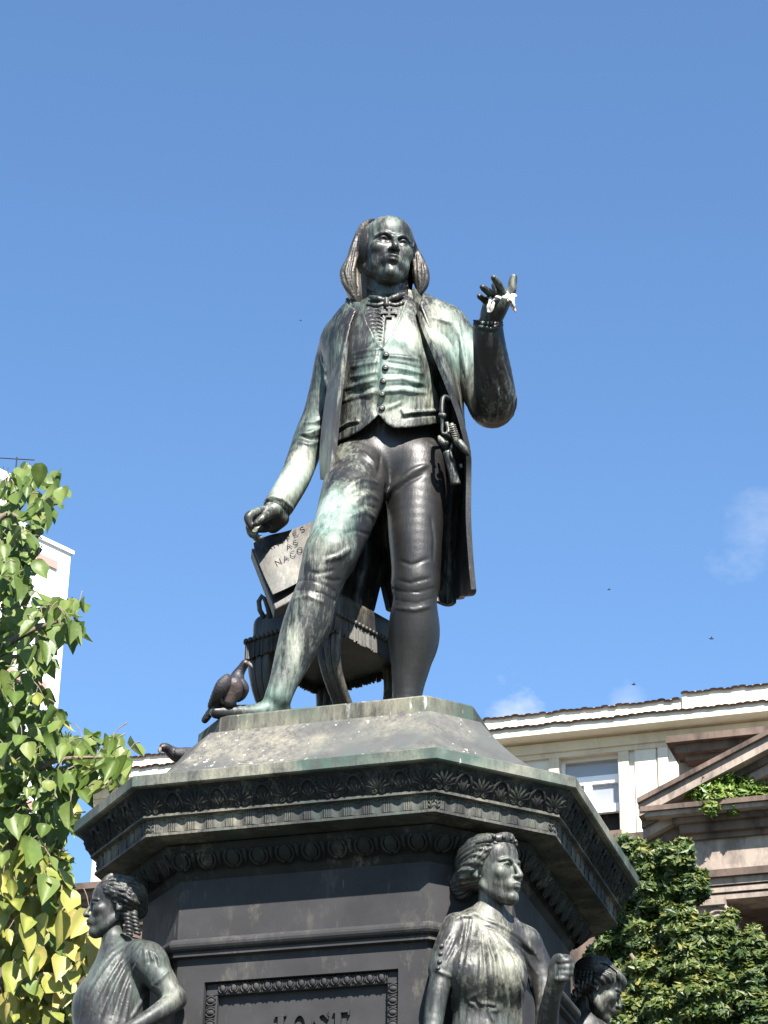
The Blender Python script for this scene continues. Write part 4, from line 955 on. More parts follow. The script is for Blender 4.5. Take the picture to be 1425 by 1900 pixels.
# crotch cleft and modelling of the breeches
B.draw([(716, 905), (712, 940), (711, 985), (708, 1020)], [5, 9, 12, 14], 0.03, 'sub', -0.2)
for ln, rr in [([(640, 908), (672, 890), (700, 896)], 3.4), ([(660, 930), (684, 918), (702, 926)], 2.6), ([(700, 868), (684, 852), (672, 838)], 3.0), ([(718, 920), (735, 902), (762, 878), (790, 864)], 4.0),
               ([(650, 958), (676, 950), (700, 962)], 2.6), ([(604, 1040), (630, 1032), (650, 1016)], 1.8)]:
    B.draw(ln, rr, 0.016, 'add', 0.75)
for ln, rr in [([(648, 920), (675, 905), (700, 910)], 3.2), ([(660, 943), (680, 936), (700, 944)], 2.6), ([(735, 912), (762, 890), (785, 880)], 3.2), ([(700, 886), (706, 866), (706, 846)], 3), ([(740, 1040), (764, 1048), (796, 1036)], 1.3), ([(736, 1076), (760, 1082), (800, 1072)], 1.4), ([(640, 990), (660, 984), (684, 992)], 2.0), ([(570, 1060), (592, 1064), (620, 1058)], 1.4), ([(600, 1072), (618, 1078), (632, 1076)], 1.2), ([(800, 960), (806, 1000), (804, 1040)], 1.4)]:
    B.draw(ln, rr, 0.010, 'sub', 0.45)
# garters below the knees, stocking folds, shoe line
for ln in [[(552, 1078), (575, 1077), (600, 1084), (622, 1097), (631, 1100)], [(548, 1095), (572, 1094), (598, 1101), (618, 1113), (628, 1117)], [(726, 1092), (745, 1098), (775, 1099), (806, 1091)], [(728, 1110), (748, 1117), (778, 1118), (808, 1108)]]:
    B.draw(ln, 1.7, 0.003, 'sub', 0.2, taper=False)
for ln in [[(546, 1112), (570, 1106), (600, 1118)], [(735, 1128), (770, 1132), (800, 1124)]]: B.draw(ln, 1.6, 0.012, 'add', 0.6)
B.draw([(778, 590), (800, 660), (818, 715), (832, 760)], [8, 14, 15, 12], 0.006, 'sub', -0.3, taper=False)
# buttons at the knee band
for x, y in [(801, 1075), (800, 1092), (799, 1106)]: B.draw([(x, y)], 3.5, 0.003, 'add', 0.0)
# arms inside the sleeves and both hands
B.chain([J(640, 655, 0.05, 30), J(582, 800, 0.14, 25), J(524, 932, 0.01, 20)], 0.02)
B.chain([J(835, 628, 0.03, 30), J(915, 752, -0.05, 28), J(906, 606, -0.40, 19)], 0.02)
HL = [[(516, 940, -0.01, 19), (500, 950, -0.05, 21), (490, 958, -0.06, 17)]]
def H(pts, k=0.006): B.chain([J(*p) for p in pts], k)
H([(526, 935, 0.01, 20), (514, 946, -0.01, 22), (503, 953, -0.03, 20)], 0.012)
H([(520, 962, 0.0, 17), (506, 975, 0.02, 15)], 0.012)
H([(500, 947, -0.04, 9.5), (481, 949, -0.08, 8.5), (464, 956, -0.11, 8.2), (460, 964, -0.115, 7.5), (466, 978, -0.11, 6.0)], 0.003)      # index
H([(512, 948, -0.04, 10), (498, 956, -0.09, 9.5), (486, 963, -0.125, 8.2), (476, 972, -0.13, 6.2)], 0.003)                                 # thumb
H([(497, 960, -0.02, 9), (478, 964, -0.05, 8.5), (464, 975, -0.07, 7.8), (466, 990, -0.07, 6.8), (474, 994, -0.08, 6.2)], 0.003)
H([(500, 968, 0.0, 9), (482, 974, -0.03, 8.2), (470, 986, -0.05, 7.4), (478, 1000, -0.06, 6.5), (484, 999, -0.075, 6.0)], 0.003)
H([(508, 972, 0.01, 8.5), (494, 980, -0.01, 7.8), (480, 982, -0.05, 6.8)], 0.003)
# raised hand
H([(907, 606, -0.40, 20), (914, 585, -0.44, 21), (924, 567, -0.47, 20), (931, 559, -0.48, 16)], 0.014)
H([(905, 582, -0.42, 14), (907, 563, -0.45, 11)], 0.012)
H([(909, 566, -0.45, 8), (899, 556, -0.49, 7), (889, 549.5, -0.53, 5.2)])
H([(921, 556, -0.47, 8), (908, 543, -0.54, 7.2), (895, 533, -0.58, 5.8)])
H([(934, 550, -0.48, 8.5), (926, 530, -0.56, 7.6), (916, 515, -0.60, 6.0)])
H([(938, 548, -0.45, 9), (925, 541, -0.40, 8.5), (918, 530, -0.38, 7)])
H([(940, 556, -0.46, 10), (949, 540, -0.48, 8.5), (951, 526, -0.49, 8), (953.5, 514, -0.50, 6.5)])
bo = link('body', B.mesh('body', MS, 1, PAT_LIT), None, st)
# head
HC = at(717, 474, -0.04); HS = 0.425; HR = rotm(R(14), R(1.5), R(2))
Hd = Sdf(HC-0.30, HC+np.array([0.30, 0.33, 0.27]), 0.0040)
W_, E_, C_ = head_sdf(Hd, HC, HS, HR, True, False)
Hd.chain([J(717, 540, 0.03, 37), J(717, 505, 0.01, 36)], 0.03)
C_([(-0.06, -0.365, -0.15, 0.004), (-0.125, -0.315, -0.235, 0.006)], 0.02, 'sub'); C_([(0.06, -0.365, -0.15, 0.004), (0.125, -0.315, -0.235, 0.006)], 0.02, 'sub')
hd = link('head', Hd.mesh('head', MS, 1, PAT_LIT), None, st); hd['label'] = 'bronze face with stern brow and high bare forehead'
# hair: thin over the crown, heavy waves to the shoulders
Hr = Sdf(HC-np.array([0.34, 0.22, 0.36]), HC+np.array([0.34, 0.40, 0.28]), 0.0045)
def hw(p): return HC+HR @ (np.array(p)*HS)
Hr.ell(hw((0, 0.10, 0.13)), np.array((0.362, 0.405, 0.372))*HS, 0.01, HR)
Hr.ell(hw((0, 0.28, -0.22)), np.array((0.40, 0.22, 0.46))*HS, 0.06, HR)
Hr.ell(hw((0, 0.24, -0.48)), np.array((0.32, 0.18, 0.28))*HS, 0.06, HR)
OL = [(692, 405), (681, 408), (670, 415), (661, 430), (656, 441), (649, 460), (642, 482), (631, 503), (631, 516), (638, 532), (650, 549), (660, 560)]; IL = [(696, 409), (686, 414), (678, 421), (673, 432), (671, 442), (669, 460), (663, 482), (661, 504), (661, 517), (662, 532), (664, 548), (665, 560)]
OR_ = [(728, 404), (740, 408), (750, 415), (759, 426), (768, 444), (780, 468), (789, 486), (797, 508), (796, 525), (788, 538), (779, 548)]; IR_ = [(724, 408), (735, 413), (745, 421), (754, 431), (762, 446), (765, 470), (765, 487), (764, 508), (768, 526), (772, 540), (774, 548)]
for O_, I_, y0_ in ((OL, IL, -0.045), (OR_, IR_, -0.005)):
    for dep in (0.0, 0.045, 0.09, 0.14, 0.20):
        Hr.chain([J((o[0]+i_[0])/2, (o[1]+i_[1])/2, y0_+dep+(0.10, 0.07, 0.04, 0.015, 0.0, 0, 0, 0, 0, 0, 0, 0, 0)[n_], math.hypot(o[0]-i_[0], o[1]-i_[1])/2-0.5) for n_, (o, i_) in enumerate(zip(O_, I_))], 0.014)
fa = HR @ np.array((0, -1, 0))
sl_, X_, Y_, Z_ = Hr.block(Hr.lo, Hr.lo+Hr.n*Hr.h)
lx_ = np.abs((X_-HC[0])*HR[0, 0]+(Y_-HC[1])*HR[1, 0]+(Z_-HC[2])*HR[2, 0]); lz_ = (X_-HC[0])*HR[0, 2]+(Y_-HC[1])*HR[1, 2]+(Z_-HC[2])*HR[2, 2]
cut = np.broadcast_to((X_-HC[0])*fa[0]+(Y_-HC[1])*fa[1]+(Z_-HC[2])*fa[2]-(-0.01+0.17*np.clip((lx_-0.098)/0.030, 0, 1)), Hr.d.shape)
U_, V2_, D_ = pix(X_, Y_, Z_); U_, V2_ = np.broadcast_arrays(U_, V2_)
Hr.d = np.maximum(Hr.d, cut*0.8).astype(np.float32)
for O_, I_ in ((OL, IL), (OR_, IR_)):                          # strands follow the waves
    for a in (0.08, 0.27, 0.46, 0.64, 0.82):
        sw = 0.10
        Hr.draw([(o[0]+(i_[0]-o[0])*(a+sw*math.sin(n_*1.3+a*9)), o[1]+(i_[1]-o[1])*a) for n_, (o, i_) in enumerate(zip(O_, I_))], 1.5, 0.003, 'sub', 0.0)
        a += 0.09
        Hr.draw([(o[0]+(i_[0]-o[0])*(a+sw*math.sin(n_*1.3+a*9)), o[1]+(i_[1]-o[1])*a) for n_, (o, i_) in enumerate(zip(O_, I_))], 2.0, 0.004, 'add', 0.55)
link('hair', Hr.mesh('hair', M['hairb'], 1, PAT_LIT), None, st)
# neckcloth with its bow and the pleated shirt front
N1 = Sdf(at(660, 660, -0.28)-np.array([0, 0, 0.02]), at(775, 505, 0.16)+np.array([0.02, 0.05, 0.05]), 0.0042)
N1.chain([J(717, 556, 0.02, 40), J(717, 534, 0.015, 41)], 0.01)
for sg, ex, ey in ((-1, 686, 551), (1, 750, 545)):
    N1.chain([J(717, 559, -0.125, 4), J((717+ex)/2, (559+ey)/2, -0.13, 6), J(ex, ey, -0.10, 3)], 0.006)
    N1.chain([J(717, 562, -0.125, 4), J((717+ex)/2, 567, -0.13, 4.5), J(ex+4*sg, ey+14, -0.11, 3)], 0.006)
N1.chain([J(717, 555, -0.15, 4.5), J(717, 566, -0.15, 5)], 0.004)
N1.draw([(672, 527), (684, 536), (700, 541)], 2.5, 0.006, 'add', 0.2); N1.draw([(745, 536), (760, 528), (768, 520)], 2.5, 0.006, 'add', 0.2)
link('neckcloth', N1.mesh('neckcloth', MS, 1, PAT_LIT), None, st)
# waistcoat
Wc = Sdf(at(590, 830, -0.45)*np.array([1, 1, 1])-np.array([0.05, 0, 0.12]), at(860, 545, 0.20)+np.array([0.05, 0.02, 0.08]), 0.0055)
IN = 0.026
def infl(S, add, k=0.06, chains=True):
    S.chain([tuple(np.array(J(*p))+np.array([0, 0, 0, add])) for p in ((722, 815, 0.02, 94), (722, 800, 0.02, 93), (724, 765, 0.0, 91), (720, 710, -0.02, 94), (716, 655, 0.0, 93), (720, 615, 0.03, 75))], k, sq=sqY)
    S.chain([tuple(np.array(J(*p))+np.array([0, 0, 0, add])) for p in ((652, 640, 0.04, 40), (720, 600, 0.03, 50), (812, 618, 0.04, 42))], k, sq=((0, 1, 0), 0.85))
Sh = Sdf(at(650, 665, -0.40), at(790, 545, 0.05)+np.array([0, 0, 0.05]), 0.0045)
infl(Sh, 0.004)
Sh.crop([(662, 556), (682, 618), (709, 656), (730, 632), (764, 552), (740, 548), (690, 552)], True, 0.004)
for i in range(10):
    y = 572+i*7.0; Sh.draw([(680+i*2.2, y+1), (697+i, y-3), (712, y+2)], 1.9, 0.004, 'sub', 0.0); Sh.draw([(682+i*2.2, y+4), (697+i, y+1), (712, y+6)], 1.5, 0.004, 'add', 0.4)
Sh.draw([(715, 570), (713, 600), (709, 645)], 1.6, 0.004, 'sub', 0.0)
shirt = link('shirt_front', Sh.mesh('shirt_front', MS, 1, PAT_LIT), None, st)
# small order cross hanging on the shirt
mbc = MB(); c0 = Sh.hit([(722, 582)])[0]
for dx, dz, w2, h2 in ((0, 0, 0.006, 0.034), (0, 0, 0.034, 0.006)): mbc.box(c0[0]-w2, c0[0]+w2, c0[1]-0.006+(0.002 if w2 > h2 else 0), c0[1]+0.03, c0[2]-h2, c0[2]+h2)
for sx_, sz_ in ((-1, 0), (1, 0), (0, 1), (0, -1)):
    if sx_: mbc.box(c0[0]+sx_*0.034-0.005, c0[0]+sx_*0.034+0.005, c0[1]-0.0075, c0[1]+0.03, c0[2]-0.014, c0[2]+0.014)
    else: mbc.box(c0[0]-0.014, c0[0]+0.014, c0[1]-0.0075, c0[1]+0.03, c0[2]+sz_*0.034-0.005, c0[2]+sz_*0.034+0.005)
h1_, h2_ = Sh.hit([(722, 570), (722, 596)]); tl_ = math.atan2(h1_[1]-h2_[1], h1_[2]-h2_[2])
mt_ = Matrix.Translation(Vector(c0)+Vector((0, -0.004, 0))) @ Matrix.Rotation(-tl_, 4, 'X') @ Matrix.Translation(-Vector(c0)); mbc.v = [tuple(mt_ @ Vector(v)) for v in mbc.v]
oc = mbc.obj('order_cross', MS, st); setpat(oc.data, PAT_LIT)
infl(Wc, IN)
Wc.chain([tuple(np.array(J(*p))+np.array([0, 0, 0, IN])) for p in ((722, 880, -0.005, 97), (722, 830, -0.005, 95), (722, 780, -0.012, 92), (722, 720, -0.025, 92))], 0.03, sq=sqY)
Wc.ell(at(722, 690, -0.20), np.array([1.0, 0.40, 1.0])*55*0.0026, 0.06)
Wc.crop([(668, 560), (684, 605), (695, 630), (709, 646), (722, 628), (740, 592), (754, 556), (766, 560), (778, 622), (791, 664), (806, 717), (820, 752), (826, 784), (796, 789), (760, 794), (730, 795), (716, 786), (705, 772), (701, 771), (690, 783), (668, 800), (640, 815), (618, 822), (612, 790), (622, 700), (640, 610), (655, 560)], True, 0.004)
for ln, rr in [([(655, 657), (680, 651), (703, 648)], 3.5), ([(650, 682), (680, 676), (702, 672)], 4), ([(640, 722), (672, 712), (700, 704)], 4.5), ([(635, 745), (668, 736), (700, 726)], 4), ([(650, 700), (680, 695), (700, 690)], 3),
               ([(716, 660), (745, 663), (778, 668)], 3.5), ([(716, 680), (750, 686), (785, 694)], 3.5), ([(712, 705), (745, 703), (785, 712)], 3.5), ([(710, 727), (745, 724), (790, 730)], 4), ([(712, 762), (735, 752), (745, 746)], 4)]:
    Wc.draw(ln, rr*0.62, 0.012, 'add', 0.75)
for ln, rr in [([(650, 668), (680, 663), (702, 660)], 3), ([(645, 733), (672, 724), (700, 716)], 3.5), ([(716, 671), (750, 676), (785, 684)], 3), ([(712, 716), (745, 714), (790, 720)], 3.2), ([(712, 694), (745, 694), (770, 698)], 2.6)]:
    Wc.draw(ln, rr*0.5, 0.008, 'sub', 0.45)
Wc.draw([(709, 650), (703, 690), (700, 730), (700, 768)], 2.0, 0.004, 'sub', 0.0, taper=False)      # edge of the overlap
Wc.draw([(705, 650), (699, 690), (696, 730), (697, 766)], 2.5, 0.008, 'sub', 0.2, taper=False)
Wc.draw([(746, 762), (750, 768), (762, 766), (790, 764), (818, 762)], 3.6, 0.003, 'add', -0.1, taper=False)         # pocket flap
Wc.draw([(748, 775), (762, 772), (790, 770), (818, 768)], 3.0, 0.003, 'sub', -0.2, taper=False)
Wc.draw([(628, 797), (645, 786), (664, 782)], 3.2, 0.004, 'add', 0.0, taper=False); Wc.draw([(628, 802), (645, 791), (664, 787)], 2.6, 0.004, 'sub', 0.0, taper=False)
Wc.draw([(684, 607), (696, 632), (709, 648)], 2.0, 0.005, 'add', 0.2, taper=False); Wc.draw([(754, 558), (740, 594), (722, 630), (711, 648)], 2.0, 0.005, 'add', 0.2, taper=False)
wc = link('waistcoat', Wc.mesh('waistcoat', MS, 1, PAT_LIT), None, st)
mbb = MB(); mbb.ell((0, 0, 0), (0.0165, 0.0085, 0.0165), 12, 8); mbb.tube([(0.011*math.cos(a), -0.0070, 0.011*math.sin(a)) for a in np.linspace(0, 2*math.pi, 13)], 0.0022, 5, False)
BTN = mbb.mesh('button', MS, True); setpat(BTN)
for (bx, by), hp in zip([(716, 659), (715, 683), (711, 708), (709, 732), (709, 758)], Wc.hit([(716, 659), (715, 683), (711, 708), (709, 732), (709, 758)])):
    if hp is not None:
        o = link('button', BTN, None, wc); o.location = hp+np.array([0, -0.004, 0])
# coat: body shell, sleeves
Ct = Sdf((-0.62, -0.62, ZP+1.05), (0.76, 0.42, ZP+2.50), 0.0062)
infl(Ct, 0.052, 0.05)
Ct.ell(at(720, 640, 0.13), (0.30, 0.16, 0.33), 0.05)
Ct.chain([J(640, 630, 0.05, 30), J(620, 662, 0.08, 33), J(607, 715, 0.11, 31), J(592, 770, 0.13, 29.5), J(577, 808, 0.13, 30), J(562, 850, 0.09, 29), J(546, 890, 0.04, 28), J(524, 928, 0.0, 27.5), J(516, 940, -0.005, 27)], 0.02)
Ct.chain([J(812, 612, 0.03, 38), J(850, 640, 0.04, 42), J(885, 700, 0.02, 43), J(913, 752, -0.05, 42)], 0.03)
Ct.chain([J(913, 750, -0.05, 41), J(918, 740, -0.16, 40), J(914, 690, -0.27, 35), J(908, 640, -0.37, 30), J(905, 610, -0.41, 28)], 0.025)
# front opening
Ct.crop([(662, 575), (652, 600), (640, 660), (634, 720), (627, 800), (622, 905), (640, 960), (760, 980), (845, 960), (842, 850), (862, 776), (842, 723), (820, 664), (796, 610), (778, 566), (790, 530), (770, 490), (660, 490), (640, 560)], False, 0.010, 0.02)
# hollow the cuffs and end them cleanly
Ct.cone(J(512, 946, -0.01, 22), J(498, 962, -0.02, 24), 0.004, 'sub')
Ct.cone(J(905.5, 606, -0.415, 21), J(905, 585, -0.46, 26), 0.004, 'sub')
for ln, rr in [([(556, 806), (576, 804), (602, 792)], 3.4), ([(552, 820), (574, 826), (598, 816)], 3.0), ([(562, 786), (584, 784), (606, 772)], 2.6), ([(600, 690), (612, 720), (604, 760)], 3.5), ([(596, 660), (606, 690), (600, 730)], 3),
               ([(880, 640), (886, 700), (900, 750)], 3.5), ([(930, 690), (938, 730), (930, 770)], 4), ([(918, 700), (926, 740), (918, 780)], 3.5), ([(898, 690), (905, 740), (902, 780)], 3.2), ([(940, 700), (946, 735), (942, 760)], 3),
               ([(800, 590), (838, 600), (855, 640), (862, 690)], 3.5), ([(850, 600), (858, 650), (866, 700)], 3)]:
    Ct.draw(ln, rr, 0.010, 'add', 0.55)
for q_ in range(9):
    x_ = 893+6.5*q_; Ct.draw([(x_, 668+5*(q_ % 3)), (x_+6+q_, 712), (x_+2+q_*1.2, 752+4*(q_ % 2)), (x_-4+q_, 782)], 1.7+0.5*(q_ % 3), 0.006, 'sub' if q_ % 2 else 'add', 0.3)
for ln, rr in [([(555, 808), (578, 815), (602, 810)], 4), ([(842, 596), (850, 640), (852, 700)], 2.5), ([(640, 606), (632, 640), (634, 680)], 2.4), ([(924, 690), (932, 735), (925, 775)], 3)]: Ct.draw(ln, rr, 0.01, 'sub', 0.2)
for ln in [[(489, 929), (505, 922), (525, 927), (540, 940), (547, 957)], [(874, 598), (890, 607), (915, 611), (932, 603)]]: Ct.draw(ln, 3.0, 0.005, 'add', 0.1, taper=False)
ct = link('coat', Ct.mesh('coat', MS, 1, PAT_LIT), None, st)
# ruffled shirt cuffs
mbr = MB()
def ruff(c, ax_, r0, n=26, amp=0.006, dep=0.03):
    ax_ = Vector(ax_).normalized(); u = ax_.orthogonal().normalized(); v = ax_.cross(u); vs_ = []; f = []
    for i in range(n*2):
        a = 2*math.pi*i/(n*2); rr = r0+(amp if i % 2 else -amp)
        p = Vector(c)+(u*math.cos(a)+v*math.sin(a))*rr*0.92; q = Vector(c)+(u*math.cos(a)+v*math.sin(a))*(rr*1.10)+ax_*dep
        vs_ += [tuple(p), tuple(q), tuple(q-(u*math.cos(a)+v*math.sin(a))*0.010), tuple(p-(u*math.cos(a)+v*math.sin(a))*0.010)]
    n2 = n*2
    for i in range(n2):
        k_ = (i+1) % n2
        for e in range(4): f.append((4*i+e, 4*k_+e, 4*k_+(e+1) % 4, 4*i+(e+1) % 4))
    mb = MB(); mb.add(vs_, f); o = mb.obj('shirt_cuff', MS, st, True); setpat(o.data, PAT_LIT)
c1, c2 = at(518, 938, -0.005), at(508, 951, -0.02); ruff(c1, c2-c1, 0.058)
c1, c2 = at(905, 607, -0.413), at(906, 592, -0.435); ruff(c1, c2-c1, 0.060)
# lapels, collar and skirts as thick sheets
def A(*L): return [at(*p) for p in L]
def edge_sheet(name, F_, B_, th, nu=30, nv=12, mid=None, pats=PAT_LIT, wav=None):
    rows = []
    for f, b in zip(F_, B_):
        f = np.array(at(*f)); b = np.array(at(*b)); rows.append([f, f*0.67+b*0.33, f*0.33+b*0.67, b])
    return sheet_obj(name, rows, th, MS, ct, nu, nv, pats, wav)
# right front (viewer) : turned-back edge from the collar to the hip, then the skirt down to the hem
edge_sheet('coat_front', [(766, 536, -0.02), (783, 600, -0.15), (806, 655, -0.23), (834, 723, -0.26), (854, 776, -0.26), (868, 836, -0.23), (869, 880, -0.19), (868, 960, -0.17), (872, 1040, -0.15), (877, 1104, -0.13)],
           [(790, 560, 0.06), (815, 590, 0.0), (838, 650, -0.05), (855, 730, 0.02), (858, 790, 0.10), (864, 838, 0.14), (864, 880, 0.20), (858, 960, 0.24), (850, 1040, 0.26), (845, 1112, 0.26)], 0.024, 44, 22, wav=lambda G: G+np.array([0.55, 0.2, 0])*0.016*np.sin(np.linspace(0.6, 3.2*math.pi, G.shape[1]))[None, :, None]*np.clip(np.linspace(-0.8, 1, G.shape[0]), 0, 1)[:, None, None]+np.array([0, 0, 0.03])*(np.clip(1-np.linspace(0, 4, G.shape[1]), 0, 1)**2)[None, :, None]*np.clip(np.linspace(-3, 1, G.shape[0]), 0, 1)[:, None, None])
edge_sheet('coat_tail', [(846, 690, 0.05), (856, 750, 0.07), (864, 840, 0.12), (861, 880, 0.19), (853, 960, 0.23), (848, 1040, 0.25), (842, 1118, 0.25)],
           [(720, 690, 0.20), (720, 750, 0.24), (700, 840, 0.30), (690, 880, 0.34), (690, 960, 0.38), (700, 1040, 0.40), (720, 1130, 0.38)], 0.024, 30, 30, wav=lambda G: G+np.array([0, 1, 0])*0.03*np.sin(np.linspace(0, 5*math.pi, G.shape[1]))[None, :, None]*np.linspace(0.2, 1, G.shape[0])[:, None, None])
edge_sheet('coat_tail', [(720, 745, 0.25), (700, 845, 0.32), (692, 900, 0.35), (690, 960, 0.38), (700, 1040, 0.40)], [(612, 740, 0.10), (612, 800, 0.10), (616, 850, 0.14), (632, 900, 0.22), (670, 960, 0.30)], 0.024, 24, 16)
edge_sheet('coat_tail', [(700, 900, 0.33), (712, 960, 0.36), (716, 1030, 0.37), (700, 1090, 0.36), (690, 1130, 0.34)], [(640, 900, 0.25), (640, 960, 0.27), (634, 1030, 0.28), (630, 1090, 0.27), (628, 1130, 0.26)], 0.03, 24, 20, wav=lambda G: G+np.array([0, 1, 0])*0.025*np.sin(np.linspace(0, 4*math.pi, G.shape[1]))[None, :, None])
# left front: a narrow panel seen almost edge-on, its tip in front of the hip
edge_sheet('coat_front', [(655, 558, -0.02), (646, 610, -0.13), (640, 660, -0.19), (631, 735, -0.22), (624, 800, -0.22), (619, 850, -0.21), (613, 893, -0.20)],
           [(640, 590, 0.02), (626, 640, -0.06), (618, 680, -0.08), (608, 740, -0.08), (600, 800, -0.06), (597, 850, -0.04), (599, 890, -0.03)], 0.024, 36, 10)
# standing collar behind the hair
edge_sheet('collar', [(652, 566, -0.03), (648, 552, 0.12), (700, 545, 0.24), (760, 540, 0.20), (772, 540, 0.04), (768, 556, -0.07)],
           [(640, 612, -0.08), (640, 600, 0.10), (700, 600, 0.26), (790, 590, 0.20), (800, 600, 0.02), (790, 612, -0.13)], 0.020, 36, 8)
# ------------------------------------------------------------------ the seat behind him, cast with the figure
ch = empty('curule_chair'); ch.parent = st; ch.matrix_parent_inverse = Matrix.Translation(-st.location); ch['label'] = 'low bronze seat with fringed cushion behind the legs'
C0 = np.array([-0.150, -0.04, 6.203]); E1 = np.array([-0.778, 0.628, 0]); E2 = np.array([0.628, 0.778, 0]); L1, L2 = 0.535, 0.56
def cw(a, b, z): return C0+E1*a+E2*b+np.array([0, 0, z])
MD = M['hairb']
Cu = Sdf(np.minimum.reduce([cw(a, b, z) for a in (-.06, L1+.06) for b in (-.06, L2+.06) for z in (-.06, .2)]), np.maximum.reduce([cw(a, b, z) for a in (-.06, L1+.06) for b in (-.06, L2+.06) for z in (-.06, .2)]), 0.007)
sl, X, Y, Z = Cu.block(Cu.lo, Cu.lo+Cu.n*Cu.h)
qa = (X-C0[0])*E1[0]+(Y-C0[1])*E1[1]-L1/2; qb = (X-C0[0])*E2[0]+(Y-C0[1])*E2[1]-L2/2; qz = Z-C0[2]-0.055
def rbox(a, b, z, ha, hb, hz, r):
    u = np.maximum(np.abs(a)-ha+r, 0); v = np.maximum(np.abs(b)-hb+r, 0); w_ = np.maximum(np.abs(z)-hz+r, 0)
    return np.sqrt(u*u+v*v+w_*w_)-r
Cu.d = rbox(qa, qb, qz-0.014*(1-(qa/(L1/2))**2)*(1-(qb/(L2/2))**2), L1/2, L2/2, 0.085, 0.055).astype(np.float32)
link('cushion', Cu.mesh('cushion', MD, 1, [(cw(0.05, 0.1, 0.1), 0.2, 0.15)]), None, ch)
mbx = MB(); z0, z1 = -0.055, -0.012
vv = [cw(a, b, z) for z in (z0, z1) for a, b in ((0.01, 0.01), (L1-0.01, 0.01), (L1-0.01, L2-0.01), (0.01, L2-0.01))]
mbx.add(vv, [(0, 1, 2, 3), (7, 6, 5, 4), (0, 4, 5, 1), (1, 5, 6, 2), (2, 6, 7, 3), (3, 7, 4, 0)])
o = mbx.obj('seat_rail', MD, ch); setpat(o.data)
mbb2 = MB(); mbb2.ell((0, 0, 0), (0.0145, 0.0145, 0.0135), 10, 6); BEAD = mbb2.mesh('bead', MD, True); setpat(BEAD)
fr_ = MB()
def fringe(p, d, n, L):
    k = int(L/0.0265)
    for i in range(k+1):
        o = link('bead', BEAD, None, ch); o.location = p+d*(L*i/k)+n*0.010
    mb = MB(); t = 0.0
    while t < L:
        wd = random.uniform(0.009, 0.012); ln = random.uniform(0.086, 0.096); sk = random.uniform(-0.002, 0.002); oo = random.uniform(0.0, 0.004)
        a = p+d*t+n*(0.003+oo); b = p+d*(t+wd*0.92)+n*(0.003+oo); m_ = (a+b)/2+n*0.006; dz = np.array([0, 0, -0.010]); e = np.array([0, 0, -ln])+d*sk+n*random.uniform(-0.002, 0.003)
        mb.add([a+dz, m_+dz, b+dz, a+e, m_+e, b+e, (a+b)/2+dz-n*0.012, (a+b)/2+e-n*0.012], [(0, 1, 4, 3)[::-1], (1, 2, 5, 4)[::-1], (3, 4, 5, 7)[::-1], (2, 6, 7, 5)[::-1], (6, 0, 3, 7)[::-1]])
        t += wd
    o = mb.obj('fringe', MD, ch); setpat(o.data, [(p+d*0.1, 0.3, 0.1)]); o['label'] = 'hanging bullion fringe along one side of the seat'
fringe(cw(0, 0, 0), E2, -E1, L2); fringe(cw(L1, 0, 0), -E1, -E2, L1); fringe(cw(L1, L2, 0), -E2, E1, L2); fringe(cw(0, L2, 0), E1, E2, L1)
def cleg(a, b, sg, out=1):
    # sabre-curved leg with three raised ribs
    path = [cw(a, b+sg*0.030, -0.06), cw(a, b+sg*0.030, -0.15), cw(a, b+sg*0.055, -0.25), cw(a, b+sg*0.115, -0.35), cw(a, b+sg*0.20, -0.46), cw(a, b+sg*0.30, -0.57), cw(a, b+sg*0.42, ZP-C0[2]+0.012)]
    path = crom(path, 20); mb = MB(); wd = [0.074-0.034*math.sin(math.pi*min(1, i/17))*(i/19)**0.5 for i in range(20)]
    for off, rr in ((-0.62, 0.6), (0, 0.62), (0.62, 0.6)):
        mb.tube([tuple(p+E1*off*wd[i]) for i, p in enumerate(path)], [w_*rr*0.62 for w_ in wd], 8)
    o = mb.obj('leg', MD, ch, True); setpat(o.data)
cleg(0.06, 0.0, 1); cleg(L1-0.06, 0.0, 1); cleg(0.06, L2, -1); cleg(L1-0.06, L2, -1)
mbk = MB(); mbk.tube([tuple(cw(0.06, L2/2, -0.42)), tuple(cw(L1-0.06, L2/2, -0.42))], 0.03, 10); o = mbk.obj('stretcher', MD, ch, True); setpat(o.data)
# paper on a thick tablet
pp = empty('manifesto_tablet'); pp.parent = st; pp.matrix_parent_inverse = Matrix.Translation(-st.location); pp['label'] = 'inscribed bronze sheet under the lowered hand'
a0, b0, c0_ = at(470, 1008, 0.06), at(592, 968, 0.10), at(508, 1106, -0.03)
xu = (b0-a0)/np.linalg.norm(b0-a0); nn = np.cross(xu, c0_-a0); nn /= np.linalg.norm(nn); nn = nn if nn[1] < 0 else -nn
def onp(px, py, off=0.0):
    d = ray(px, py); t = ((a0-CAM)@nn)/(d@nn); return CAM+d*t+nn*off
sheet_obj('sheet', [[onp(470, 1006), onp(500, 995, 0.004), onp(540, 984, 0.0), onp(600, 966, 0.02)], [onp(474, 1026), onp(505, 1018, 0.006), onp(545, 1010), onp(600, 1000, 0.015)], [onp(490, 1068), onp(515, 1062, 0.006), onp(550, 1045), onp(600, 1030, 0.01)], [onp(507, 1107, 0.012), onp(535, 1092, 0.004), onp(560, 1076, -0.004), onp(600, 1052, 0.01)]], 0.008, M['hairb'], pp, 20, 20, [(onp(530, 1070), 0.09, 0.30)])
bk = [onp(466, 1008, -0.03), onp(600, 970, -0.03), onp(600, 1075, -0.03), onp(510, 1122, -0.03)]
bk2 = [p-nn*0.035+np.array([-0.004, 0, -0.03]) for p in bk]
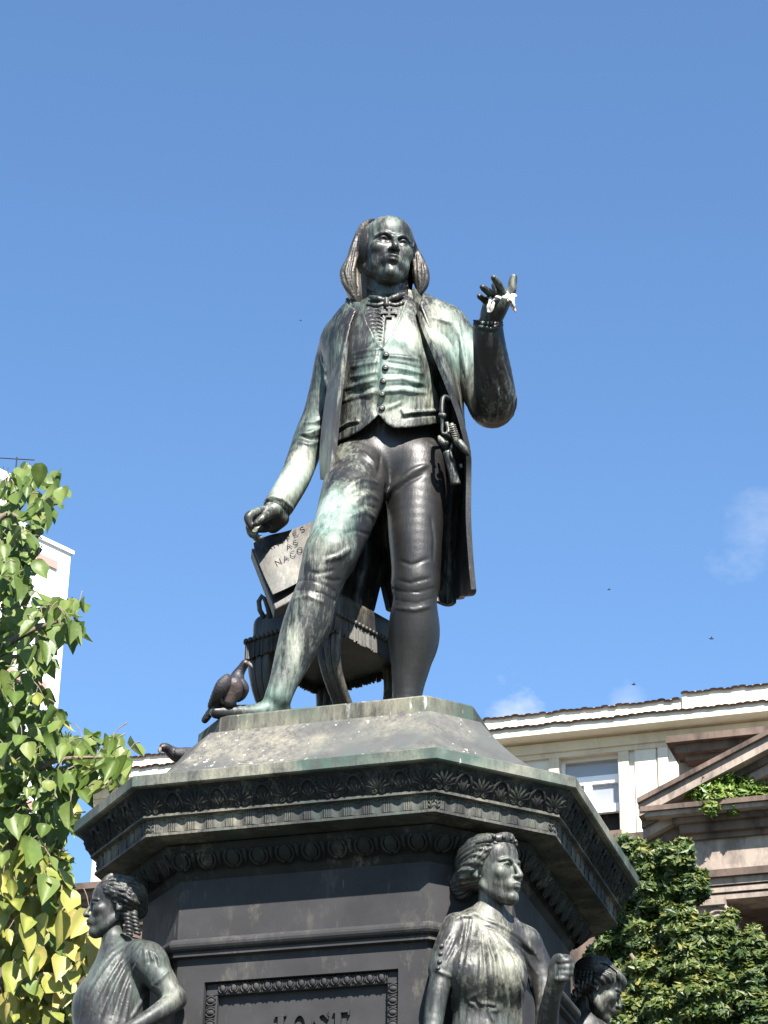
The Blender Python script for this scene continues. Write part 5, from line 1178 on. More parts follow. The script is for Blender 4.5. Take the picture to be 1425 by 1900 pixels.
mbt = MB(); mbt.add(bk+bk2, [(0, 1, 2, 3), (7, 6, 5, 4), (0, 4, 5, 1), (1, 5, 6, 2), (2, 6, 7, 3), (3, 7, 4, 0)]); o = mbt.obj('board', MD, pp, bevel=0.006); setpat(o.data)
mbt = MB(); mbt.tube([tuple(at(x, y, 0.12)) for x, y in ((490, 1146), (482, 1132), (480, 1116), (486, 1106), (492, 1112), (497, 1128), (501, 1146))], 0.012, 8); o = mbt.obj('handle', MD, pp, True); setpat(o.data)
mbt = MB(); mbt.tube([tuple(onp(520, 1095, -0.06)), tuple(cw(L1-0.25, 0.12, 0.12))], 0.05, 10); mbt.tube([tuple(onp(575, 1040, -0.06)), tuple(cw(L1-0.33, 0.2, 0.12))], 0.06, 10); o = mbt.obj('support', MD, pp, True); setpat(o.data)
GL = {'M': [[(0, 0), (.12, 1), (.5, .2), (.88, 1), (1, 0)]], 'A': [[(0, 0), (.5, 1), (1, 0)], [(.2, .36), (.8, .36)]], 'N': [[(0, 0), (.05, 1), (.95, 0), (1, 1)]], 'I': [[(.5, 0), (.5, 1)]],
      'F': [[(.1, 0), (.1, 1), (.85, 1)], [(.1, .52), (.65, .52)]], 'E': [[(.85, 0), (.1, 0), (.1, 1), (.85, 1)], [(.1, .52), (.65, .52)]],
      'S': [[(.9, .85), (.6, 1), (.25, .92), (.15, .72), (.4, .54), (.75, .42), (.88, .22), (.6, 0), (.3, 0), (.08, .15)]],
      'C': [[(.95, .82), (.7, 1), (.35, .97), (.08, .65), (.08, .35), (.35, .03), (.7, 0), (.95, .18)]], 'O': [[(.5, 0), (.15, .15), (.03, .5), (.15, .85), (.5, 1), (.85, .85), (.97, .5), (.85, .15), (.5, 0)]]}
M['ink'] = simple('recessed_bronze', (0.02, 0.018, 0.016), 0.7, 0.2, 10, 0)  # dark colour of raised strokes stands in for shade inside engraved letters
def inscribe(txt, x, y, dx, dy, hx, hy, wd):                  # start pixel, step per letter, letter height vector, letter width share
    for i, chh in enumerate(txt):
        if chh == ' ': continue
        for ln in GL[chh]:
            pass
        mb = MB(); ws = 0.35 if chh == 'I' else wd
        for ln in GL[chh]:
            pts = [onp(x+dx*(i+ws*(u-0.5))+hx*v, y+dy*(i+ws*(u-0.5))+hy*v, 0.0125) for u, v in ln]
            mb.tube([tuple(p) for p in pts], 0.0019, 5)
        o = mb.obj('letter', M['ink'], pp); o['label'] = 'incised capital letter %s' % chh
inscribe('MANIFES', 489, 1031, 12.4, -6.9, -4.4, -8.4, 0.66)
inscribe('AS', 538, 1020, 12.5, -5.6, -4.4, -8.2, 0.66)
inscribe('NACO', 519, 1051, 13.2, -7.6, -4.6, -8.8, 0.66)
# ------------------------------------------------------------------ sword at the hip
sw = empty('sword'); sw.parent = st; sw.matrix_parent_inverse = Matrix.Translation(-st.location); sw['label'] = 'small sword hilt and scabbard hanging inside the open coat'
YS = -0.275
def tub(name, L, rr, par=sw, n=8, mat=MS, **k):
    mb = MB(); P = crom([at(*p) for p in L], max(8, 4*len(L))); r_ = np.interp(np.linspace(0, 1, len(P)), np.linspace(0, 1, len(rr)), rr)*mpp(P[0]) if hasattr(rr, '__len__') else rr*mpp(P[0])
    mb.tube([tuple(p) for p in P], list(r_) if hasattr(r_, '__len__') else r_, n); o = mb.obj(name, mat, par, True); setpat(o.data, [(P[0], 0.1, 0.2)]); return o
tub('knuckle_guard', [(833, 741, YS+0.03), (828, 736, YS), (822, 739, YS-0.015), (820, 752, YS-0.02), (820, 765, YS-0.02), (820.5, 785, YS-0.015), (821, 803, YS-0.01), (829, 806, YS-0.01), (841, 815, YS+0.02)], [3.2, 3.6, 4.2, 4.2, 4.4, 3.2, 3.0, 3.0, 2.6])
tub('guard_ring', [(816, 770, YS-0.015), (825, 771, YS-0.03)], [4.6, 4.6])
g_ = tub('grip', [(837, 787, YS+0.015), (842, 800, YS+0.015), (847, 814, YS+0.015)], [5.0, 7.0, 7.5])
for i in range(7): tub('grip_wire', [(832+i*1.4, 791+i*3.8, YS-0.010), (838+i*1.5, 789.5+i*3.8, YS-0.014), (845+i*1.1, 789+i*3.8, YS-0.004)], 1.4, g_)
tub('shell_guard', [(843, 815, YS), (852, 822, YS-0.01), (862, 834, YS-0.01), (870, 846, YS+0.01)], [3, 8, 7, 2])
tub('shell_guard', [(815, 810, YS+0.01), (819, 818, YS), (826, 824, YS), (831, 820, YS)], [3, 6.5, 6.5, 3])
tub('hanger', [(829, 784, YS+0.02), (832, 800, YS+0.02), (826, 806, YS+0.01)], [3.5, 4.0, 2.5])
tub('scabbard', [(830, 838, -0.22), (836, 860, -0.21), (841, 880, -0.20), (846, 900, -0.19)], [8.5, 8.5, 9.0, 9.5], n=12)
tub('scabbard_hook', [(839, 824, -0.235), (836, 836, -0.24), (838, 848, -0.24), (844, 858, -0.23)], [2, 2.8, 2.8, 1.5])
tub('scabbard_stud', [(854, 862, -0.22), (856, 868, -0.22)], [3.2, 3.0])
# ------------------------------------------------------------------ torn cloth caught on the raised fingers
M['ribbon'] = simple('dirty_white_cloth', (0.42, 0.40, 0.36), 0.9, 0.12, 30, 0.2)
M['ribbon2'] = simple('stained_cloth', (0.36, 0.25, 0.18), 0.9, 0.25, 40, 0.2)
rb = wroot('torn_ribbon', at(935, 556, -0.5), label='dirty white torn cloth strip tied round the raised fingers', cat='cloth')
def strip(L, w_, mat=M['ribbon'], name='strip'):
    P = crom([at(*p) for p in L], 14); T = np.gradient(P, axis=0); side = np.cross(T, np.array([0.3, -1, 0.4])); side /= np.linalg.norm(side, axis=1)[:, None]
    wv = w_*mpp(P[0])*(1+0.25*np.sin(np.arange(14)*1.9))
    rows = [P-side*wv[:, None], P+np.array([0, -0.005, 0.003]), P+side*wv[:, None]]
    V, F = sheet([list(r) for r in rows], 0.005, 8, 16); o = link(name, meshnp(name, V, F, mat), None, rb); return o
strip([(921, 551, -0.56), (928, 553, -0.57), (936, 558, -0.55), (944, 557, -0.52), (951, 555, -0.51)], 3.4)
strip([(941, 547, -0.52), (946, 550, -0.53), (949, 555, -0.53), (952, 549, -0.52), (956, 548, -0.50)], 4.8)
strip([(933, 553, -0.555), (940, 551, -0.56), (947, 556, -0.55), (950, 561, -0.53)], 4.4)
strip([(948, 558, -0.53), (950, 566, -0.53), (954, 573, -0.52), (957, 577, -0.51)], 4.6, M['ribbon2'])
strip([(951, 555, -0.53), (952, 562, -0.54), (955, 569, -0.53)], 2.6)
strip([(910, 553, -0.53), (909, 562, -0.54), (906, 570, -0.54), (906, 578, -0.53), (910, 579, -0.54), (913, 571, -0.55), (916, 562, -0.55)], 2.6)
strip([(913, 560, -0.54), (918, 556, -0.555), (925, 554, -0.56)], 2.6)
tubr = MB(); tubr.tube([tuple(at(932, 555, -0.575)), tuple(at(940, 552, -0.58))], 0.012, 8); link('knot', tubr.mesh('knot', M['ribbon'], True), None, rb)
# ------------------------------------------------------------------ pigeons
_m, _N, _L, _B = nodes('pigeon_feathers'); _g = _N.new('ShaderNodeNewGeometry').outputs['Position']; _a = _N.new('ShaderNodeAttribute'); _a.attribute_name = 'pat'
_n = noise(_N, _L, _g, 60, 4); _f = math_(_N, _L, 'MULTIPLY', _a.outputs['Fac'], math_(_N, _L, 'ADD', math_(_N, _L, 'MULTIPLY', _n, 1.2), 0.4))
_L.new(mix(_N, _L, _f, ramp(_N, _L, _n, [(0.3, (0.008, 0.007, 0.010)), (0.7, (0.024, 0.019, 0.023))]), (0.085, 0.058, 0.050)), _B.inputs['Base Color']); _B.inputs['Roughness'].default_value = 0.5; bump(_N, _L, noise(_N, _L, _g, 110, 3), 0.3, 0.01, _B); M['pig'] = _m
M['pigw'] = simple('pigeon_wing', (0.018, 0.014, 0.016), 0.6, 0.6, 30, 0.3)
M['beak'] = simple('pigeon_beak', (0.12, 0.10, 0.09), 0.6, 0.15, 30, 0)
M['foot'] = simple('pigeon_foot', (0.20, 0.09, 0.065), 0.7, 0.2, 30, 0.1)
M['eye'] = simple('pigeon_eye', (0.30, 0.14, 0.07), 0.2, 0.1, 30, 0)
def feathermesh(name, pts, mat, parent, k=0.006, h=0.003, sq=None):
    pts = [J(*p) for p in pts]; lo = np.min([np.array(p[:3])-p[3]-0.02 for p in pts], 0); hi = np.max([np.array(p[:3])+p[3]+0.02 for p in pts], 0)
    S = Sdf(lo, hi, h); S.chain(pts, k, sq=sq); me = S.mesh(name, mat, 1); return link(name, me, None, parent)
def pigeon(root, body, wing1, wing2, beak, eyes, legs, bl=()):
    allp = [J(*p) for L in body for p in L]; lo = np.min([np.array(p[:3])-p[3]-0.02 for p in allp], 0); hi = np.max([np.array(p[:3])+p[3]+0.02 for p in allp], 0)
    S = Sdf(lo, hi, 0.003)
    for L in body: S.chain([J(*p) for p in L], 0.012)
    me = S.mesh('body', M['pig'], 1); me.attributes.remove(me.attributes['pat']); setpat(me, bl, 0.0, 0.0); link('body', me, None, root)
    bc = np.array(at(*body[0][3][:3])) if len(body[0]) > 3 else None
    for wg in (wing1, wing2):
        if wg: feathermesh('wing', wg, M['pigw'], root, 0.004, 0.003, ((0.8, -0.5, 0.25), 0.45))
    mb = MB(); mb.tube([tuple(at(*p)) for p in beak], [0.010, 0.008, 0.002][:len(beak)], 8); link('beak', mb.mesh('beak', M['beak'], True), None, root)
    for e in eyes:
        mb = MB(); p = at(*e); mb.ell(p, (0.006, 0.006, 0.006), 8, 6); link('eye', mb.mesh('eye', M['eye'], True), None, root)
    for L in legs:
        mb = MB(); P = [np.array(p) for p in L]; mb.tube([tuple(p) for p in P], 0.0065, 6)
        f = P[-1]
        for a in (-2.5, -1.2, 0.0, 1.7): mb.tube([tuple(f), tuple(f+np.array([0.022*math.cos(a), 0.022*math.sin(a), 0.004])), tuple(f+np.array([0.045*math.cos(a), 0.045*math.sin(a), -0.004]))], [0.006, 0.005, 0.003], 5)
        link('leg', mb.mesh('leg', M['foot'], True), None, root)
    return me
yp = -0.46
p1 = wroot('pigeon', at(418, 1318, yp), label='dark pigeon perched on the corner of the plinth beside the shoe', cat='pigeon', group='pigeons on the monument')
me = pigeon(p1, [[(455, 1231, yp-0.02, 7.6), (449, 1240, yp-0.01, 8.0), (441, 1254, yp, 11.5), (436, 1275, yp, 19.5), (428, 1287, yp+0.02, 19), (412, 1298, yp+0.05, 15), (398, 1312, yp+0.07, 8.5), (380, 1336, yp+0.10, 6.5)], [(432, 1272, yp-0.02, 17), (424, 1300, yp, 13)]],
       [(425, 1262, yp-0.05, 13), (412, 1275, yp-0.045, 15), (400, 1292, yp-0.02, 11), (388, 1311, yp+0.03, 5)], [(452, 1266, yp-0.02, 8), (456, 1276, yp-0.01, 9), (450, 1290, yp+0.02, 8), (440, 1300, yp+0.05, 4)],
       [(461, 1231, yp-0.045), (465, 1234, yp-0.055), (468.5, 1239, yp-0.06)], [(455, 1229, yp-0.042)], [], [(at(434, 1292, yp-0.05), 0.055, 1.0), (at(446, 1276, yp-0.05), 0.02, 0.8)])
for (x, y) in ((419, 1314), (437, 1318)):
    base = toz(x+2, y+2, ZP+0.052); q = base+np.array([-0.01, 0.02, 0.05]); mb = MB()
    mb.tube([tuple(q+np.array([0, 0.02, 0.03])), tuple(q), tuple(base)], 0.0065, 6)
    for a in (-2.6, -1.5, -0.4, 1.6): mb.tube([tuple(base), tuple(base+np.array([0.022*math.cos(a), 0.022*math.sin(a), 0.006])), tuple(base+np.array([0.040*math.cos(a), 0.040*math.sin(a), -0.006]))], [0.0065, 0.0055, 0.003], 5)
    link('leg', mb.mesh('leg', M['foot'], True), None, p1)
yq = 0.02
p2 = wroot('pigeon', at(335, 1410, yq), label='dark pigeon half hidden behind the sloping cornice cap, head turned left', cat='pigeon', group='pigeons on the monument')
me2 = pigeon(p2, [[(303, 1387, yq-0.03, 8.0), (309, 1388, yq-0.02, 8.2), (319, 1396, yq, 11), (334, 1403, yq+0.01, 14), (352, 1404, yq+0.03, 13), (370, 1398, yq+0.05, 8), (395, 1394, yq+0.08, 5)]],
       [(330, 1397, yq-0.035, 10), (348, 1397, yq-0.02, 11), (372, 1393, yq+0.02, 6)], None,
       [(297, 1388, yq-0.05), (296, 1394, yq-0.055), (297, 1399, yq-0.058)], [(301, 1385, yq-0.055)], [[at(338, 1416, yq), at(338, 1430, yq)], [at(350, 1416, yq), at(350, 1430, yq)]])

# specks of birds high over the square
for bx, by, bs, lb in ((1320, 1185, 0.11, 'tiny dark bird flying low in the sky at the right'), (1130, 1094, 0.08, 'tiny dark bird flying right of the long coat'), (1176, 1270, 0.10, 'tiny dark bird flying just above the tiled roof'), (558, 595, 0.06, 'tiny dark bird flying left of the shoulder')):
    p = at(bx, by, 110.0); br = wroot('bird', p, label=lb, cat='bird', group='birds flying far off')
    mb = MB(); mb.ell(p, (bs*1.3, bs*0.5, bs*0.4), 8, 5); link('body', mb.mesh('body', M['pigw'], True), None, br)
    for sg in (-1, 1):
        mb = MB(); mb.add([p+np.array(q)*bs for q in ((0.5, 0, 0.1), (-0.5, 0, 0.1), (-0.9*0+0.1, sg*1.2, 0.9), (0.3, sg*2.2, 0.7), (0.0, sg*1.1, 0.75))], [(0, 1, 4), (0, 4, 2), (4, 3, 2)]); link('wing', mb.mesh('wing', M['pigw']), None, br)
# ------------------------------------------------------------------ seated allegories at the corners
MW = M['woman']
def skirt(root, c, r0, z0, z1, n=64, seed=0):                 # long pleated robe below the waist
    rg = np.random.default_rng(seed); ph = rg.uniform(0, 6.28, 5); mb = MB(); rows = 14; v = []; f = []
    for i in range(rows):
        t = i/(rows-1); z = z0+(z1-z0)*t
        for j in range(n):
            a = 2*math.pi*j/n; w_ = 0.010+0.03*t; rr = r0*(0.92+0.5*t)+w_*(math.sin(9*a+ph[0]+t)+0.6*math.sin(17*a+ph[1]-2*t))
            v.append((c[0]+rr*math.cos(a), c[1]+rr*math.sin(a)*0.9, z))
    for i in range(rows-1):
        for j in range(n): k = (j+1) % n; f.append((i*n+j, (i+1)*n+j, (i+1)*n+k, i*n+k))
    f.append(tuple((rows-1)*n+j for j in reversed(range(n)))); f.append(tuple(range(n)))
    mb.add(v, f); o = mb.obj('skirt', MW, root, True); setpat(o.data); return o
def bounds(L, pad): A_ = np.array([at(*p[:3]) for p in L]); return A_.min(0)-pad, A_.max(0)+pad
# ---- right front: woman with a diadem
PW = [(at(940, 1610, -1.1), 0.10, 0.30), (at(905, 1800, -1.15), 0.22, 0.08), (at(960, 1800, -1.15), 0.13, 0.22), (at(905, 1690, -1.1), 0.09, 0.05), (at(800, 1880, -1.05), 0.12, 0.05), (at(840, 1760, -1.05), 0.10, -0.12)]
w1 = wroot('bronze_figure', (0.50, -1.00, ZP-3.55), label='bronze woman with a diadem and raised fist at the right front corner of the pedestal', cat='statue', group='bronze figures at the pedestal corners')
S = Sdf(*bounds([(760, 1985, -1.0), (1090, 1640, -1.0), (900, 1800, -1.32), (900, 1800, -0.72)], 0.03), 0.0056)
def ch(L, k=0.03, sq=None, SS=None): (SS or S).chain([J(*p) for p in L], k, 'add', sq)
rz = (math.sin(R(27)), -math.cos(R(27)), 0)
ch([(912, 1655, -0.97, 24), (910, 1690, -0.96, 22), (905, 1715, -0.95, 28)], 0.02)
ch([(905, 1735, -0.94, 52), (908, 1790, -0.96, 72), (906, 1850, -0.96, 68), (905, 1900, -0.96, 70), (905, 1990, -0.96, 82)], 0.05, (rz, 0.72))
ch([(850, 1722, -0.97, 27), (905, 1716, -0.94, 30), (968, 1746, -0.88, 30)], 0.04)
ch([(876, 1806, -1.06, 34), (880, 1812, -1.06, 34)], 0.10); ch([(936, 1812, -1.035, 34), (934, 1818, -1.035, 34)], 0.10)
ch([(846, 1722, -0.99, 26), (832, 1760, -1.01, 27), (820, 1800, -1.03, 26)], 0.025)
ch([(821, 1802, -1.03, 21), (813, 1840, -1.045, 20), (806, 1880, -1.05, 19), (800, 1940, -1.07, 17), (800, 1985, -1.08, 16)], 0.012)
ch([(978, 1752, -0.88, 28), (1000, 1800, -0.87, 26), (1014, 1860, -0.90, 22), (1014, 1925, -0.98, 21)], 0.03)
ch([(1014, 1925, -0.98, 21), (1018, 1880, -1.06, 19), (1026, 1840, -1.12, 15.5)], 0.012)
ch([(1027, 1838, -1.12, 16), (1034, 1815, -1.15, 18), (1038, 1798, -1.16, 17)], 0.012)
for i, (x, y) in enumerate([(1054, 1781), (1056, 1793), (1054, 1804), (1048, 1814)]):
    ch([(1034, y-2, -1.13, 7.2), (x-4, y-3, -1.165, 7.4), (x+3, y, -1.185, 7.0), (x-3, y+3, -1.20, 6.4), (x-15, y+3, -1.195, 5.8)], 0.003)
ch([(1024, 1808, -1.16, 8), (1026, 1788, -1.18, 7), (1034, 1776, -1.19, 6.4), (1043, 1776, -1.20, 5.6)], 0.004)
# drapery: mantle edge, fan of folds from the shoulder clasp, sleeve, hem
for L, r_ in [([(894, 1704), (925, 1716), (960, 1738), (990, 1765), (1004, 1785)], 4.2), ([(889, 1712), (880, 1760), (870, 1830), (868, 1899)], 3.4), ([(892, 1712), (892, 1770), (890, 1840), (893, 1899)], 2.6), ([(895, 1712), (908, 1770), (914, 1840), (914, 1899)], 2.8),
              ([(898, 1712), (924, 1770), (938, 1840), (940, 1899)], 2.8), ([(902, 1712), (942, 1762), (964, 1820), (968, 1899)], 2.6), ([(908, 1714), (958, 1768), (984, 1818), (990, 1880)], 2.6), ([(914, 1718), (966, 1762), (998, 1810)], 2.2),
              ([(868, 1704), (860, 1750), (850, 1800), (842, 1850), (838, 1899)], 5.0), ([(878, 1706), (870, 1760), (858, 1830), (852, 1899)], 3.0), ([(862, 1700), (880, 1696), (893, 1702)], 4.0), ([(840, 1708), (858, 1700), (880, 1702)], 3.2),
              ([(838, 1728), (828, 1745), (822, 1760)], 2.5), ([(846, 1735), (836, 1760), (824, 1782)], 2.5), ([(850, 1750), (840, 1775), (828, 1795)], 2.5), ([(806, 1798), (820, 1806), (838, 1812)], 3.2),
              ([(866, 1857), (878, 1848), (888, 1842)], 2.6), ([(888, 1843), (886, 1854), (892, 1862), (906, 1862), (926, 1867)], 3.0), ([(926, 1867), (920, 1876), (908, 1874)], 2.6), ([(867, 1858), (882, 1866), (888, 1874)], 2.6), ([(904, 1866), (910, 1882), (918, 1899)], 3.0),
              ([(950, 1694), (958, 1706), (970, 1722)], 3.0)]:
    S.draw(L, r_*1.15, 0.004, 'add', 0.1)
for L, r_ in [([(885, 1720), (876, 1790), (862, 1899)], 2.6), ([(893, 1722), (900, 1790), (904, 1899)], 2.4), ([(898, 1722), (918, 1780), (927, 1899)], 2.4), ([(904, 1722), (938, 1780), (954, 1899)], 2.4), ([(912, 1722), (952, 1772), (978, 1850)], 2.2), ([(862, 1712), (848, 1780), (834, 1860)], 3.6), ([(890, 1716), (925, 1726), (958, 1748), (985, 1772)], 2.2)]:
    S.draw(L, r_*1.35, 0.003, 'sub', -0.05)
link('body', S.mesh('body', MW, 1, PW), None, w1)
for x, y in ((817, 1756), (815, 1770), (813, 1785), (810, 1797)):
    hp = S.hit([(x+3, y)])[0]
    if hp is not None: mb = MB(); mb.ell(hp, (0.010, 0.010, 0.010), 8, 6); o = mb.obj('sleeve_button', MW, w1, True); setpat(o.data)
def woman_head(root, c, s, Rm, pats, strands, extra=None, h=0.0036, nst=30):
    Hd = Sdf(c-s*0.62, c+s*0.62, h); W_, E_, C_ = head_sdf(Hd, c, s, Rm, False, True)
    me = Hd.mesh('head', MW, 1, pats); link('head', me, None, root)
    Hr = Sdf(c-s*0.85, c+s*0.85, h)
    def hw(p): return c+Rm @ (np.array(p)*s)
    Hr.ell(hw((0, 0.11, 0.16)), np.array((0.352, 0.41, 0.375))*s, 0.01, Rm)
    fa = Rm @ np.array((0, -1, 0)); up = Rm @ np.array((0, 0, 1.0))
    sl, X, Y, Z = Hr.block(Hr.lo, Hr.lo+Hr.n*Hr.h); q = (X-c[0])*fa[0]+(Y-c[1])*fa[1]+(Z-c[2])*fa[2]; zz = (X-c[0])*up[0]+(Y-c[1])*up[1]+(Z-c[2])*up[2]
    lim = np.clip(0.06*s+0.55*np.clip(zz-0.05*s, -0.2*s, 0.27*s), -0.15*s, 0.36*s)         # hairline rises towards the parting
    Hr.d = np.maximum(Hr.d, ((q-lim)*0.85).astype(np.float32))
    if extra: extra(Hr, hw)
    lx = (X-c[0])*Rm[0, 0]+(Y-c[1])*Rm[1, 0]+(Z-c[2])*Rm[2, 0]; ang = np.arctan2(zz-0.02*s, lx); rr = np.sqrt(lx**2+(zz-0.02*s)**2)
    Hr.d = (Hr.d+(0.013*s*np.clip(rr/(0.25*s), 0, 1)*np.sin(nst*ang+1.6*np.sin(q/s*9+3*ang))).astype(np.float32))
    for L, r_, md in strands: Hr.draw(L, r_, 0.003, md, 0.35 if md == 'add' else 0.0)
    link('hair', Hr.mesh('hair', MW, 1, pats), None, root); return hw
def x1(Hr, hw):
    Hr.chain([(*hw((0.0, 0.42, 0.10)), 0.10*0.30), (*hw((0, 0.54, -0.02)), 0.14*0.30), (*hw((0, 0.50, -0.16)), 0.10*0.30)], 0.02)
    for sg in (-1, 1): Hr.chain([(*hw((sg*0.10, -0.24, 0.33)), 0.05*0.30), (*hw((sg*0.27, -0.10, 0.20)), 0.085*0.30), (*hw((sg*0.345, 0.06, 0.06)), 0.09*0.30), (*hw((sg*0.30, 0.26, -0.06)), 0.10*0.30), (*hw((0, 0.46, -0.08)), 0.09*0.30)], 0.02)
c = at(914, 1619, -0.98); Rm = rotm(R(50), R(-2), R(-3))
st1 = []
for i in range(6):
    a = i/5; st1.append(([(958-34*a, 1582-16*a+2), (935-30*a, 1590-20*a), (905-14*a, 1608-28*a), (884-6*a, 1628-32*a), (868-3*a, 1634-34*a)], 3.0, 'sub')); st1.append(([(956-34*a, 1588-16*a), (932-30*a, 1597-20*a), (904-14*a, 1615-28*a), (883-6*a, 1634-32*a), (868-3*a, 1640-34*a)], 3.4, 'add'))
hw = woman_head(w1, c, 0.303, Rm, PW, st1, x1)
mb = MB(); pts = []
v = []; f = []
for i in range(15):
    a = R(-88+176*i/14); r_ = 0.385; x = r_*math.sin(a); y = 0.02-r_*1.02*math.cos(a); hh = 0.05+0.13*math.cos(a)**2
    z = 0.36+0.0*math.cos(a)
    for zz, rr in ((0, 1.0), (hh, 1.02), (hh, 0.955), (0, 0.93)): v.append(tuple(hw((x*rr*0.86, y*rr*0.86, z+zz*0.85-0.05))))
for i in range(14):
    for e in range(4): f.append((4*i+e, 4*i+(e+1) % 4, 4*i+4+(e+1) % 4, 4*i+4+e)[::-1])
mb.add(v, f); dd = mb.obj('diadem', MW, w1, True); setpat(dd.data, PW)
for a in (-44, -22, 0, 22, 44):
    a = R(a); mb = MB(); mb.ell(hw((0.385*math.sin(a)*0.89, (0.02-0.393*math.cos(a))*0.89, 0.375)), (0.0095,)*3, 8, 6); o = mb.obj('bead', MW, dd, True); setpat(o.data)
skirt(w1, at(905, 1950, -0.96), 0.20, ZP-1.62, ZP-3.55, seed=1)
# ---- left front: woman in profile with ringlets
PL = [(at(170, 1700, -0.55), 0.05, 0.25), (at(200, 1830, -0.6), 0.2, 0.14), (at(300, 1870, -0.7), 0.08, 0.30), (at(230, 1660, -0.5), 0.1, -0.06)]
w2 = wroot('bronze_figure', (-1.06, -0.52, ZP-3.55), label='bronze woman seen in profile with ringlets at the left corner of the pedestal', cat='statue', group='bronze figures at the pedestal corners')
S = Sdf(*bounds([(115, 1985, -0.5), (365, 1690, -0.5), (250, 1800, -0.80), (250, 1800, -0.22)], 0.03), 0.0062)
rz = (math.sin(R(-62)), -math.cos(R(-62)), 0)
ch([(208, 1715, -0.50, 20), (209, 1742, -0.50, 20), (217, 1772, -0.50, 27)], 0.02)
ch([(226, 1790, -0.50, 46), (216, 1840, -0.52, 62), (206, 1900, -0.52, 68), (205, 1990, -0.52, 78)], 0.05)
ch([(218, 1786, -0.40, 26), (250, 1776, -0.52, 34), (276, 1786, -0.62, 34)], 0.04)
ch([(172, 1862, -0.55, 34), (172, 1866, -0.55, 34)], 0.06)
ch([(274, 1784, -0.60, 34), (290, 1806, -0.63, 29), (302, 1822, -0.64, 25)], 0.03)
ch([(298, 1816, -0.635, 23), (316, 1840, -0.65, 21), (326, 1855, -0.66, 20)], 0.015); ch([(326, 1853, -0.66, 20), (304, 1872, -0.71, 18.5), (276, 1890, -0.75, 16), (250, 1905, -0.77, 14), (235, 1915, -0.77, 14)], 0.012)
for L, r_ in [([(246, 1750), (215, 1776), (185, 1815), (160, 1860), (146, 1899)], 2.6), ([(254, 1750), (226, 1780), (200, 1825), (176, 1880), (166, 1899)], 2.8), ([(262, 1752), (238, 1785), (216, 1830), (198, 1880), (190, 1899)], 2.8), ([(268, 1756), (250, 1790), (232, 1840), (216, 1899)], 2.6),
              ([(262, 1760), (248, 1800), (240, 1850), (232, 1899)], 2.2), ([(240, 1748), (208, 1768), (182, 1800), (160, 1836)], 2.2), ([(276, 1760), (282, 1772), (284, 1786)], 3.0), ([(286, 1766), (293, 1780), (296, 1794)], 2.8), ([(266, 1757), (271, 1772), (270, 1790)], 2.8), ([(294, 1836), (283, 1828), (280, 1822)], 2), ([(278, 1834), (296, 1818), (312, 1802), (318, 1800)], 2.6),
              ([(278, 1836), (262, 1858), (244, 1890), (236, 1899)], 3.0)]:
    S.draw(L, r_*1.15, 0.004, 'add', 0.1)
for L, r_ in [([(250, 1754), (220, 1782), (194, 1822), (166, 1880)], 2.4), ([(258, 1754), (232, 1786), (208, 1830), (184, 1890)], 2.4), ([(266, 1760), (244, 1794), (224, 1842), (206, 1899)], 2.4), ([(281, 1766), (289, 1780), (291, 1792)], 2.2), ([(272, 1764), (277, 1778), (277, 1790)], 2.2)]:
    S.draw(L, r_*1.35, 0.003, 'sub', -0.05)
link('body', S.mesh('body', MW, 1, PL), None, w2)
c = at(212, 1686, -0.50); Rm = rotm(R(-80), R(-1), R(0))
st2 = []
for i in range(6):
    a = i/5; wv = [6*math.sin(q*2.1+i) for q in range(6)]
    P_ = [(174+8*a, 1660-26*a+8*a*a), (190+6*a, 1664-30*a+wv[1]*.4), (208+3*a, 1668-33*a+wv[2]*.4), (228+4*a, 1678-36*a+wv[3]*.4), (246+4*a, 1692-36*a+wv[4]*.4), (260, 1700-30*a)]
    st2.append((P_, 2.8, 'sub')); st2.append(([(x+1, y+5) for x, y in P_], 3.0, 'add'))
def x2(Hr, hw):
    s_ = 0.25
    for sg in (-1, 1): Hr.chain([(*hw((sg*0.08, -0.26, 0.30)), 0.05*s_), (*hw((sg*0.26, -0.12, 0.20)), 0.085*s_), (*hw((sg*0.35, 0.10, 0.10)), 0.10*s_), (*hw((sg*0.30, 0.30, 0.05)), 0.10*s_), (*hw((0, 0.40, 0.0)), 0.10*s_)], 0.02)
    Hr.chain([J(190, 1640, -0.55, 4), J(205, 1628, -0.54, 6), J(225, 1630, -0.52, 6), J(245, 1640, -0.5, 5)], 0.006)
hw = woman_head(w2, c, 0.264, Rm, PL, st2, x2)
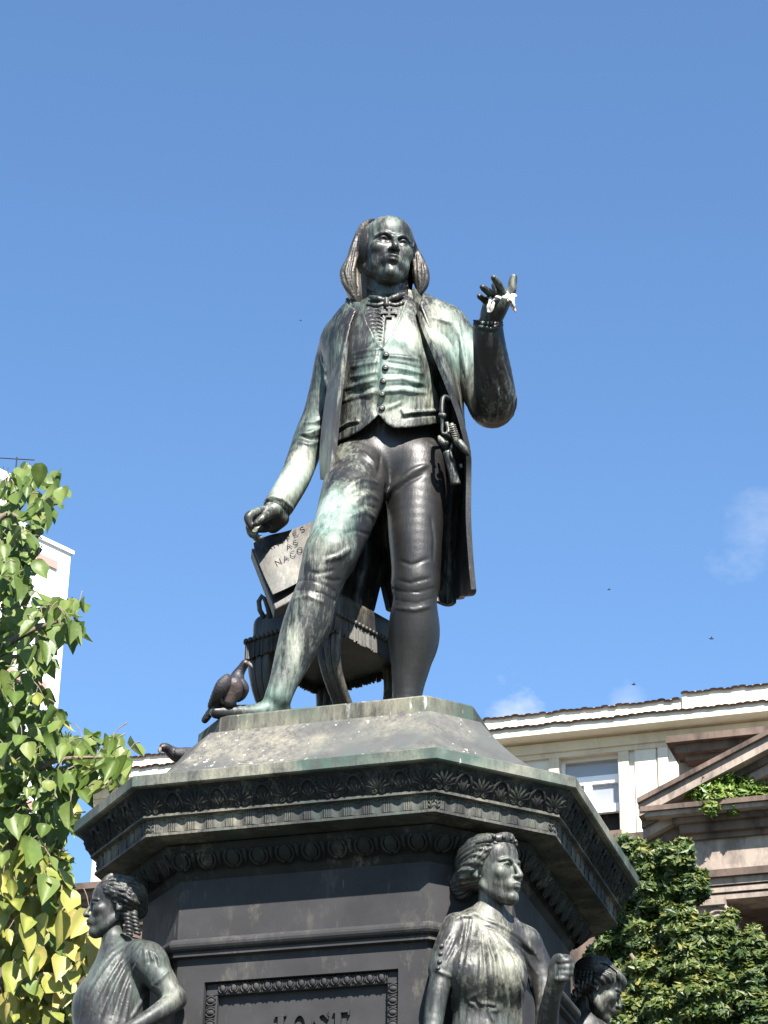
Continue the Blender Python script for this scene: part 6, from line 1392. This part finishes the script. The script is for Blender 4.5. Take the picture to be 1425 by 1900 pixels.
for x0, y0, dx, n_, yy in ((236, 1694, 1.2, 6, -0.60), (247, 1692, 2.0, 6, -0.58)):        # ringlets on the neck
    mb = MB(); P = []
    for i in range(40):
        t = i/39; a = t*n_*2*math.pi; q = at(x0+dx*t*4, y0+42*t, yy); P.append(tuple(q+np.array([0.009*math.cos(a), 0.009*math.sin(a), 0])))
    mb.tube(P, [0.0105*(1-0.35*i/39) for i in range(40)], 7); o = mb.obj('ringlet', MW, w2, True); setpat(o.data)
skirt(w2, at(205, 1950, -0.52), 0.20, ZP-1.62, ZP-3.55, seed=2)
# ---- right rear: youth with bent head
P3 = [(at(1125, 1850, 0.4), 0.06, 0.2)]
w3 = wroot('bronze_figure', (1.04, 0.50, ZP-3.55), label='bronze youth with bent head half hidden at the right rear corner of the pedestal', cat='statue', group='bronze figures at the pedestal corners')
S = Sdf(*bounds([(1000, 1985, 0.5), (1170, 1800, 0.5), (1090, 1900, 0.25), (1090, 1900, 0.85)], 0.03), 0.0065)
ch([(1095, 1850, 0.50, 22), (1086, 1880, 0.52, 25), (1078, 1905, 0.54, 34)], 0.02)
ch([(1080, 1925, 0.55, 52), (1085, 1990, 0.55, 62)], 0.05); ch([(1062, 1915, 0.5, 30), (1100, 1918, 0.52, 32), (1126, 1930, 0.58, 26)], 0.04)
link('body', S.mesh('body', MW, 1, P3), None, w3)
c = at(1110, 1836, 0.47); Rm = rotm(R(92), R(22), R(0))
st3 = []
for i in range(7):
    a = i/6; st3.append(([(1112+3*a, 1786+6*a), (1124+6*a, 1792+3*a), (1136+6*a, 1802+4*a), (1142+4*a, 1815+6*a), (1140, 1826)], 3.0, 'sub'))
for i in range(5): st3.append(([(1072+i*7, 1800), (1068+i*7, 1830), (1072+i*6, 1856)], 3.0, 'sub'))
def x3(Hr, hw):
    s_ = 0.245
    for sg in (-1, 1): Hr.chain([(*hw((sg*0.05, -0.30, 0.26)), 0.10*s_), (*hw((sg*0.22, -0.18, 0.24)), 0.11*s_), (*hw((sg*0.33, 0.02, 0.10)), 0.10*s_), (*hw((sg*0.28, 0.25, -0.10)), 0.10*s_), (*hw((sg*0.14, 0.32, -0.30)), 0.08*s_)], 0.02)
woman_head(w3, c, 0.268, Rm, P3, st3, x3)
skirt(w3, at(1080, 1950, 0.55), 0.18, ZP-1.62, ZP-3.55, seed=3)
print('TRIS', sum(len(o.data.polygons) for o in bpy.data.objects if o.type == 'MESH'))
